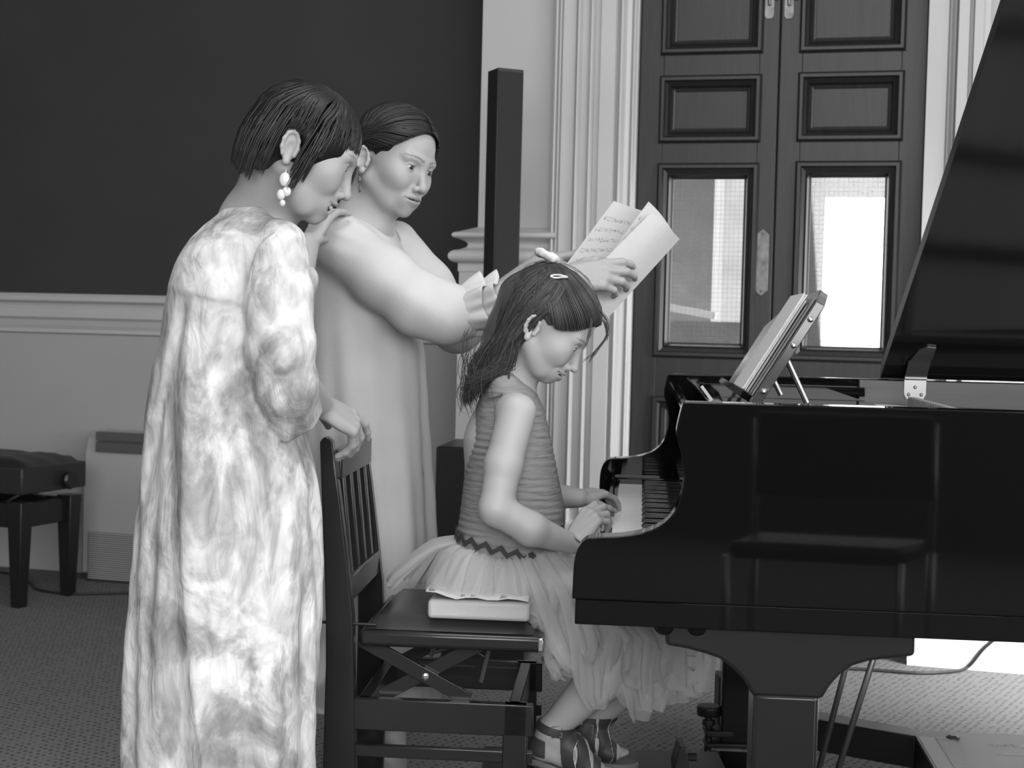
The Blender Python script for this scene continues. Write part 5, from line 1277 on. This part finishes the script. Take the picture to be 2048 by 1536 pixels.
calf = lambda a, b: a * .6 + b * .4 + np.array([-.012, 0, -.012])
for h_, k_, a_ in ((hipR, knR, anR), (hipL, knL, anL)):
    S.chain([h_, k_, calf(k_, a_), a_], [.062, .046, .044, .0265], .018)
def foot(an, toe, D):
    heel = an + np.array([-.018, 0, -.038]); ball_ = A3(at(*toe, D)); mid = (an + ball_) / 2 + np.array([.0, 0, -.002])
    S.chain([an, heel], [.027, .022], .012); S.chain([an + [0, 0, -.010], mid, ball_], [.026, .025, .019], .014); S.cap(heel, ball_ + [0, 0, -.004], .021, .016, .014)
    dv = ball_ - heel; dv[2] = 0; dv /= np.linalg.norm(dv); sd = np.array([-dv[1], dv[0], 0])
    for i in range(5):
        o = ball_ + sd * (.018 - .0092 * i) + dv * (.004 - .0015 * i * i * .6); S.cap(o, o + dv * (.026 - .003 * i) + [0, 0, -.007], .0082 - .0006 * i, .0068 - .0006 * i, .004)
    return heel, ball_, dv, sd
fR = foot(anR, (1190, 1540), 2.855); fL = foot(anL, (1222, 1502), 2.985)
S.mesh('body', m_skinc, .0019, g)
hg.eyes(g, look=(1, 0, -.45))
mb = MB()
for i in range(-3, 4):
    p = hg.w(.0888 - .0011 * i * i * .75, i * .0056, -.0635 + .0005 * i * i); mb.ball(p, (.0026, .0026, .0030), 8)
mb.build('teeth', mat('teeth', .70, .25), g, smooth=True)
# sleeveless crinkled top
m_top = mat('crinkled_cotton', .23, .9, spec=.1, noise=(90, .12, 3, (.4, .4, 1.6)), bump=(70, .85, (.25, .25, 2.4)))
rows = []
for y, l, r, ry in ((748, 992, 1040, .06), (765, 976, 1062, .085), (785, 962, 1074, .10), (820, 951, 1090, .112), (880, 940, 1103, .116), (950, 929, 1117, .118), (1020, 921, 1130, .12), (1070, 914, 1129, .122), (1100, 908, 1118, .122)):
    a = at(l, y, DG); b = at(r, y, DG); rows.append(((a.z + b.z) / 2, (a.x + b.x) / 2, DG + .005, (b.x - a.x) / 2, ry * .93))
S = Sdf(); S.loft(rows, disp=lambda th, P: .0011 * sn(P, 24, 16, 480, 0) * (.6 + .4 * sn(P, 35, 20, 40, 1)), pw=2.3)
S.cap(A3(at(1010, 778, 2.83)), A3(at(1010, 778, 2.98)), .028, .028, .02)
hem0 = A3(at(910, 1081, DG)); hem1 = A3(at(1096, 1123, DG)); hn = np.array([(hem1 - hem0)[2], 0, -(hem1 - hem0)[0]]); S.half(hem0, hn, .002)
aC = A3(at(1032, 850, 2.79)); S.ell(aC + [0, -.03, .004], (.043, .050, .066), np.array(Matrix.Rotation(rad(8), 3, 'Y')), .004, 's')
aL = A3(at(1040, 850, 3.02)); S.ell(aL + [0, .03, 0], (.043, .05, .066), None, .004, 's')
S.ell(nb + np.array([.020, 0, .035]), (.052, .060, .050), None, .006, 's')
top = S.mesh('top', m_top, .0026, g)
# zigzag trim: follows the hem of the top all round
m_zig = mat('dark_zigzag_ribbon', .035, .8)
A_ = np.array(sorted(rows)); n_ = 220; P = []
up_ = -hn / np.linalg.norm(hn)
def hem_pt(t, out, lift):
    z0_ = hem0[2]
    for _ in range(4):
        rx, ry, cx = (np.interp(z0_, A_[:, 0], A_[:, i]) for i in (3, 4, 1)); x = cx + (rx + out) * math.cos(t); z0_ = hem0[2] + (x - hem0[0]) * (hem1 - hem0)[2] / (hem1 - hem0)[0] + lift
    s_ = math.sin(t); c_ = math.cos(t); e_ = (abs(s_) ** 2.3 + abs(c_) ** 2.3) ** (-1 / 2.3)
    return np.array([cx + (rx + out) * c_ * e_, DG + .005 + (ry + out) * s_ * e_, z0_])
row0, row1 = [], []
for i in range(n_ + 1):
    t = 2 * math.pi * i / n_; zz = .016 + .0065 * (abs((i % 10) - 5) / 2.5 - 1); row0.append(hem_pt(t, .0035, zz - .005)); row1.append(hem_pt(t, .0035, zz + .006))
mb = MB(); mb.grid([row0, row1], .0015); mb.build('zigzag_trim', m_zig, top)
mb = MB(); pts = [A3(at(x, y, D)) for x, y, D in ((1076, 800, 2.80), (1068, 860, 2.785), (1045, 900, 2.78))]
# tulle skirt
def tulle():
    m = bpy.data.materials.new('white_tulle'); m.use_nodes = True; nt = m.node_tree; N = nt.nodes.new; L = nt.links.new
    nt.nodes.remove(nt.nodes['Principled BSDF']); out = nt.nodes['Material Output']
    d = N('ShaderNodeBsdfDiffuse'); d.inputs[0].default_value = (.80,) * 3 + (1,); t2 = N('ShaderNodeBsdfTranslucent'); t2.inputs[0].default_value = (.80,) * 3 + (1,); tr = N('ShaderNodeBsdfTransparent')
    a = N('ShaderNodeMixShader'); a.inputs[0].default_value = .4; L(d.outputs[0], a.inputs[1]); L(t2.outputs[0], a.inputs[2])
    lw = N('ShaderNodeLayerWeight'); lw.inputs[0].default_value = .35; mr = N('ShaderNodeMapRange'); mr.inputs[3].default_value = .30; mr.inputs[4].default_value = .85; L(lw.outputs['Facing'], mr.inputs[0])
    b = N('ShaderNodeMixShader'); L(mr.outputs[0], b.inputs[0]); L(tr.outputs[0], b.inputs[1]); L(a.outputs[0], b.inputs[2]); L(b.outputs[0], out.inputs[0]); return m
m_tul = tulle()
def petal(pts, w0, w1, ph, acr=None, fold=.010, nu=9, nv=18):
    """a gathered strip of tulle along pts; widths at waist and hem"""
    P = catmull(pts, nv); T = np.gradient(P, axis=0); T /= np.linalg.norm(T, axis=1)[:, None] + 1e-9; G = []
    for i in range(nv):
        f = i / (nv - 1); w = (w0 + (w1 - w0) * min(1, f * 1.6)) * (1 if f < .75 else 1 - .55 * ((f - .75) / .25) ** 1.5)
        a = np.array(acr, float); a = a - T[i] * (a @ T[i]); a /= np.linalg.norm(a) + 1e-9; n = np.cross(T[i], a); row = []
        for j in range(nu):
            u = j / (nu - 1) - .5; row.append(P[i] + a * u * w + n * (fold * (.3 + f) * math.sin(u * 11 + ph + 2 * f) + .004 * math.sin(u * 25 + ph * 2)))
        G.append(row)
    return G
sk = MB(); cnt = 0
wz = lambda t: hem_pt(t, -.006, .004)
seat_z = ROOT['booster_block'].z + .045
# around the hips: short gathered strips spreading over the seat
for ring, (outw, drop, N_) in enumerate(((.115, .115, 22), (.085, .125, 22), (.05, .125, 16))):
    for i in range(N_):
        t = 2 * math.pi * (i + .5 * ring) / N_ + rnd.uniform(-.05, .05); p0 = wz(t); o = np.array([math.cos(t), math.sin(t) * .75, 0]); k_ = 1 + rnd.uniform(-.15, .25); 
        bk_ = 1.05 if math.cos(t) < -.2 else (.75 if math.cos(t) > .4 else .85)
        if math.sin(t) < -.3: bk_ *= .62
        P = [p0, p0 + o * outw * .45 * bk_ + [0, 0, -drop * .12], p0 + o * outw * .85 * k_ * bk_ + [0, 0, -drop * .55], p0 + o * outw * k_ * bk_ + [0, 0, -drop * (1 + .1 * rnd.random())]]
        P[-1][2] = max(P[-1][2], seat_z - .012 - .03 * (math.cos(t) > .2)); sk.grid(petal(P, .030, .085, rnd.uniform(0, 6), (-math.sin(t), math.cos(t), 0), .007))
# over the lap and hanging from the knees
def wp_(px, py, D): return A3(at(px, py, D))
strips = [  # waist point, lap, knee, hem  (near side first)
 ((1040, 1108, 2.80), (1065, 1150, 2.775), (1072, 1215, 2.77), (1062, 1262, 2.775), .03, .05),
 ((1070, 1112, 2.80), (1100, 1180, 2.785), (1095, 1250, 2.78), (1085, 1300, 2.79), .03, .06),
 ((1085, 1112, 2.81), (1140, 1190, 2.785), (1175, 1270, 2.78), (1195, 1425, 2.79), .04, .105),
 ((1090, 1112, 2.82), (1170, 1185, 2.80), (1225, 1260, 2.79), (1200, 1395, 2.80), .04, .09),
 ((1080, 1110, 2.81), (1120, 1190, 2.78), (1120, 1290, 2.785), (1140, 1360, 2.80), .04, .10),
 ((1085, 1112, 2.82), (1140, 1180, 2.79), (1140, 1270, 2.79), (1105, 1340, 2.81), .04, .12),
 ((1095, 1112, 2.84), (1180, 1180, 2.82), (1255, 1258, 2.82), (1285, 1440, 2.83), .04, .10),
 ((1095, 1112, 2.88), (1200, 1180, 2.86), (1260, 1262, 2.86), (1255, 1360, 2.86), .05, .10),
 ((1098, 1112, 2.92), (1210, 1180, 2.92), (1290, 1262, 2.91), (1335, 1410, 2.90), .05, .11),
 ((1098, 1112, 2.95), (1220, 1180, 2.97), (1320, 1265, 2.97), (1378, 1400, 2.97), .05, .12),
 ((1098, 1112, 3.00), (1220, 1180, 3.02), (1310, 1262, 3.03), (1350, 1360, 3.03), .05, .12),
 ((1095, 1112, 2.83), (1200, 1180, 2.80), (1318, 1258, 2.775), (1300, 1420, 2.79), .05, .12),
 ((1095, 1112, 2.84), (1210, 1190, 2.80), (1335, 1270, 2.79), (1352, 1385, 2.80), .05, .11),
 ((1090, 1112, 2.83), (1190, 1190, 2.785), (1285, 1262, 2.77), (1262, 1380, 2.775), .05, .10),
 ((1098, 1112, 2.90), (1230, 1180, 2.90), (1375, 1262, 2.90), (1385, 1390, 2.91), .05, .11),
 ((1060, 1110, 2.80), (1085, 1170, 2.77), (1125, 1250, 2.775), (1160, 1330, 2.785), .04, .10),
 ((1090, 1112, 2.83), (1165, 1180, 2.80), (1200, 1265, 2.785), (1185, 1345, 2.80), .04, .10),
]
for k_, (a, b, c, d, w0_, w1_) in enumerate(strips):
    for rep in range(3):
        j = lambda p: wp_(p[0] + rnd.uniform(-9, 9), p[1] + rnd.uniform(-8, 6), p[2] + rnd.uniform(-.006, .014)); P = [j(a), j(b), j(c), (j(c) * .5 + j(d) * .5) + np.array([.010, 0, 0]), wp_(d[0] + rnd.uniform(-12, 12), d[1] - rep * 26 + rnd.uniform(-8, 4), d[2] + .01 * rep)]
        sk.grid(petal(P, w0_, w1_ * rnd.uniform(.8, 1.15), rnd.uniform(0, 6), (.75, .55, .15), .011))
skirt = sk.build('tulle_skirt', m_tul, g, smooth=True, fix=False)
# underskirt hugging hips and thighs
S = Sdf(); S.ell(A3(at(1003, 1150, 2.91)), (.098, .118, .066), None, .02); S.cap(hipR + [0, 0, .004], hipR * .35 + knR * .65, .066, .052, .02); S.cap(hipL + [0, 0, .004], hipL * .35 + knL * .65, .066, .052, .02)
S.mesh('underskirt', mat('pale_lining', .34, .8), .004, g)
# sandals
m_san = mat('dark_sandal_leather', .045, .55); m_sole = mat('sandal_sole', .16, .6); m_edge = mat('pale_stitching', .55, .6)
def band(c, ax, r1, r2, w, m, name, par, up, n=28, th=.0022, a0=0, a1=360):
    """flat strap round an axis"""
    ax = np.array(ax, float); ax /= np.linalg.norm(ax); u = np.array(up, float); u = u - ax * (u @ ax); u /= np.linalg.norm(u); v = np.cross(ax, u); c = np.array(c)
    G = [[c + ax * (w * (k - .5)) + u * r1 * math.cos(t) + v * r2 * math.sin(t) for k in (0, 1)] for t in np.radians(np.linspace(a0, a1, n))]
    mb = MB(); mb.grid(G, th); return mb.build(name, m, par, smooth=False)
for (heel, ball_, dv, sd), an, kn_, D_ in ((fR, anR, knR, 0), (fL, anL, knL, 1)):
    sR = MB(); out = []; L_ = np.linalg.norm((ball_ - heel)[:2])
    for i in range(28):
        t = 2 * math.pi * i / 28; cx = math.cos(t); w = .029 + .007 * cx; out.append(heel + dv * (L_ * .5 + .012 + (L_ * .5 + .044) * cx) + sd * w * math.sin(t))
    z1_ = heel[2] - .020; z2_ = ball_[2] - .019
    pts = [Vector((p[0], p[1], z1_ + (z2_ - z1_) * float(np.clip(((p - heel) @ dv) / max(1e-6, L_), 0, 1.2)))) for p in out]
    sR.prism(pts, (0, 0, -.013)); san = sR.build('sandal', m_sole, g, bevel=.003)
    def strap(p, n, w, name, m, th=.0028, cuts=()):
        """a strap: the foot's own surface, offset by the leather's thickness, between two planes"""
        S2 = Sdf(); n = np.array(n, float); n /= np.linalg.norm(n)
        cf = calf(kn_, an); S2.chain([cf, an], [.044 + 0 * 1, .0265], .018); S2.chain([an, heel], [.027, .022], .012)
        mid = (an + ball_) / 2 + np.array([.0, 0, -.002]); S2.chain([an + [0, 0, -.010], mid, ball_], [.026, .025, .019], .014); S2.cap(heel, ball_ + [0, 0, -.004], .021, .016, .014)
        for i in range(5):
            o = ball_ + sd * (.018 - .0092 * i) + dv * (.004 - .0015 * i * i * .6); S2.cap(o, o + dv * .012 + [0, 0, -.003], .0082 - .0006 * i, .0078 - .0006 * i, .006)
        S2.warp = lambda P: th - 1e3 * np.maximum(0, np.maximum(np.abs((P - p) @ n) - w / 2, 0)) * 0
        prims = S2.p
        class SS(Sdf):
            def ev(s_, P, sel=None):
                d = Sdf.ev(s_, P, sel); e = np.abs((P - p) @ n) - w / 2; d = np.maximum(d, e)
                for c_, m_ in cuts: d = np.maximum(d, (P - c_) @ m_)
                return d
        S3 = SS(); S3.p = prims; S3.warp = S2.warp
        return S3.mesh(name, m, .0016, san, lo=np.array(p) - .07, hi=np.array(p) + .07)
    lax = an - calf(kn_, an); lax /= np.linalg.norm(lax); ap_ = an + lax * -.004
    strap(ap_, lax * .6 + np.array([.10, 0, -.65]), .016, 'ankle_strap', m_san)
    strap(heel + [.0, 0, .004], np.array([.25, 0, 1.0]), .034, 'heel_cup', m_san, cuts=((heel + dv * .006, dv),))
    mp_ = heel * .36 + ball_ * .64; top_ = np.array([0, 0, 1.0])
    for sgn in (-1, 1):
        n_ = dv + sd * .62 * sgn; n_ /= np.linalg.norm(n_)
        strap(mp_, n_, .024, 'toe_strap', m_san, .0030 + .0012 * (sgn > 0)); strap(mp_ + n_ * .0125, n_, .0016, 'strap_edging', m_edge, .0046)
    strap(ball_ + dv * .004, dv, .015, 'front_strap', m_san, .0036)
    bc = Vector(ap_ + np.array([.006, -.0305, -.002])); bw, bh = .0095, .0105
    L4 = [bc + V(-bw, 0, -bh), bc + V(bw, 0, -bh + .003), bc + V(bw, 0, bh + .003), bc + V(-bw, 0, bh)]; mb = MB()
    for p_, q_ in zip(L4, L4[1:] + L4[:1]): mb.tube([p_, q_], .0015, 6)
    mb.tube([bc + V(-bw, -.001, 0), bc + V(bw, -.001, .001)], .0012, 6); mb.build('buckle', m_steel, san)
# bracelet
bd = A3(at(1150, 1078, 2.82)); band(wrR + (kn - wrR) * .10, kn - wrR, .0215, .0205, .003, mat('thin_bracelet', .10, .4), 'bracelet', g, (0, -1, 0), th=.002)
# hair
m_h3 = hairmat('brown_child_hair', .036, .42)
knotw = A3(at(1096, 525, 2.87)); knl_ = hg.loc(knotw[None])[0]
cH, rH = np.array((-.010, 0, .030)), np.array((.106, .083, .095))
def projg(p, k_=1.0):
    v = np.array(p) - cH; return cH + v / max(1e-6, np.linalg.norm(v / rH)) * k_
paths = []
for i in range(900):          # swept up from hairline to the knot on the crown
    sd = rnd.choice((-1, -1, 1)); f = rnd.random()
    hl = catmull([(.084, .0, .072), (.078, .032, .060), (.058, .064, .030), (.030, .081, .010), (.000, .084, .022), (-.045, .080, .020)], 60)[int(f * 59)]; p0 = projg((hl[0], sd * hl[1], hl[2])); kk = 1 + rnd.uniform(-.015, .03)
    mid = (p0 + knl_) / 2 + np.array((.0, sd * .02, .0)); paths.append(([hg.w(*projg(p, kk)) for p in catmull([p0, p0 * .6 + mid * .4, mid, mid * .4 + knl_ * .6, knl_], 8)], rnd.uniform(.0010, .0020)))
def wv(P, amp, ph):
    P = [np.array(p) for p in P]; n = len(P)
    Q = catmull(P, 12); f = np.linspace(0, 1, 12)
    Q[:, 0] += amp * f * np.sin(11 * f + ph); Q[:, 1] += amp * f * np.cos(9 * f + ph * 1.7); return [q for q in Q]
# long hair: from the knot and the back of the head, falling behind the ear to the shoulder blades
for i in range(1700):
    be = rnd.uniform(-88, 80) if i % 3 else rnd.uniform(-90, -35); ph = rad(180 + be) if True else 0     # negative be: her right (near) side after the flip below
    az = math.pi - rad(be); sy = math.sin(az); cx_ = math.cos(az); near = -1
    az2 = (math.cos(az), -abs(math.sin(az)) if be < 0 else abs(math.sin(az)))
    kk = 1 + rnd.uniform(-.01, .045); ss = abs(be) / 90
    p0 = hg.w(*projg(knl_ + np.array((rnd.uniform(-.014, .006), rnd.uniform(-.012, .012), 0)), 1.0))
    a1 = hg.w(*projg((cH[0] + .085 * az2[0], .068 * az2[1], cH[2] + .055), kk)); a2 = hg.w(*projg((cH[0] + .100 * az2[0], .080 * az2[1], cH[2] - .012), kk))
    lat = .075 * az2[1]; f = ss if be < 0 else ss * .6
    m2 = A3(at(982 + 62 * f + rnd.uniform(-16, 8), 672 + rnd.uniform(-12, 12), 2.885 + lat)); m3 = A3(at(958 + 58 * f + rnd.uniform(-18, 10), 728 + rnd.uniform(-14, 14), 2.88 + lat * .8)); tip = rnd.random()
    m4 = A3(at(932 + 62 * f * tip + rnd.uniform(-8, 14), 815 - 55 * f - 40 * tip * rnd.random() + rnd.uniform(-10, 6), 2.875 + lat * .65))
    st = [p0, a1, a2, m2, m3, m4] if rnd.random() < .75 else [a1 * .6 + a2 * .4, a2, m2, m3, m4]
    paths.append((wv(st, rnd.uniform(.002, .009), rnd.uniform(0, 6) * .25 + 4 * f), rnd.uniform(.0009, .0022)))
for a in (((1204, 636, 2.80), (1216, 660, 2.80), (1204, 690, 2.80), (1164, 724, 2.80)), ((1206, 640, 2.81), (1214, 672, 2.81), (1188, 708, 2.81), (1178, 726, 2.81)), ((1185, 636, 2.77), (1180, 660, 2.765), (1172, 690, 2.765)), ((1020, 735, 2.82), (1016, 760, 2.81), (1004, 790, 2.80), (975, 800, 2.79)), ((1200, 622, 2.82), (1216, 646, 2.80), (1214, 682, 2.80))):
    for k_ in range(7): paths.append(([A3(at(x + rnd.uniform(-3, 3), y + rnd.uniform(-3, 3), D)) for x, y, D in a], rnd.uniform(.0004, .0008)))
for i in range(70):          # stray hairs round the head and at the ends
    a = rnd.uniform(-.9, 2.6); u = np.array((math.sin(a) * -1, rnd.uniform(-.5, .2), math.cos(a))); p0 = projg(cH + u, 1.01); p1 = projg(p0 + np.array((-.03, rnd.uniform(-.01, .01), -.005)), 1.07); p2 = projg(p1 + np.array((-.03, 0, -.02)), 1.03 + rnd.uniform(0, .12))
    paths.append(([hg.w(*p0), hg.w(*p1), hg.w(*p2)], .00035))
for i in range(60):
    x0, y0 = rnd.uniform(925, 990), rnd.uniform(690, 790); D = rnd.uniform(2.78, 2.92); paths.append(([A3(at(x0, y0 - 40, D)), A3(at(x0 - 8 + rnd.uniform(-8, 8), y0, D)), A3(at(x0 - rnd.uniform(-6, 14), y0 + 35, D)), A3(at(x0 - rnd.uniform(-16, 10), y0 + 48, D))], rnd.uniform(.0004, .0008)))
S = Sdf(); q = hg.s; S.ell(hg.w(*cH), (rH - .0015) * q, hg.R, .01); S.ell(hg.w(.112, 0, -.032), np.array((.100, .15, .120)) * q, hg.R, .004, 's')
for y in (-1, 1): S.ell(hg.w(-.004, y * .088, -.028), np.array((.030, .030, .044)) * q, hg.R, .004, 's')
for y in (-1, 1): S.ell(hg.w(.052, y * .088, -.008), np.array((.052, .034, .036)) * q, hg.R, .006, 's')
S.half(hg.w(0, 0, -.055), hg.R @ np.array([.2, 0, -1]), .004)
for (x, y, D, r_), (x2, y2, D2, r2) in zip(((1050, 600, 2.89, .055), (1018, 660, 2.89, .042), (990, 712, 2.88, .030)), ((1018, 660, 2.89, .042), (990, 712, 2.88, .030), (962, 770, 2.87, .012))): S.cap(A3(at(x, y, D)), A3(at(x2, y2, D2)), r_, r2, .02)
hb3 = S.mesh('hair', m_h3, .003, g); strands('hair_locks', m_h3, hb3, paths)
# scrunchie and snap clip
S = Sdf()
for i in range(9):
    a = 2 * math.pi * i / 9; S.ell(knotw + np.array([.015 * math.cos(a) - .002, .015 * math.sin(a), .013 - .007 * math.cos(a)]), (.0105, .0095, .0085), None, .004)
S.warp = lambda P: .0012 * sn(P, 300, 210, 260, 0)
S.mesh('scrunchie', mat('pale_terry_cloth', .62, .9), .0018, g)
cl = np.array([hg.w(*(projg(hg.loc(A3(at(x, y, 2.80))[None])[0], 1.055))) for x, y in ((1100, 540), (1106, 545), (1116, 546), (1128, 541), (1143, 536), (1128, 532), (1114, 532), (1104, 535), (1100, 540))])
mb = MB(); mb.tube([tuple(p) for p in catmull(list(cl), 40)], .0022, 6, cap=False); mb.build('hair_clip', mat('glitter_clip', .50, .35, .3), g, smooth=True)
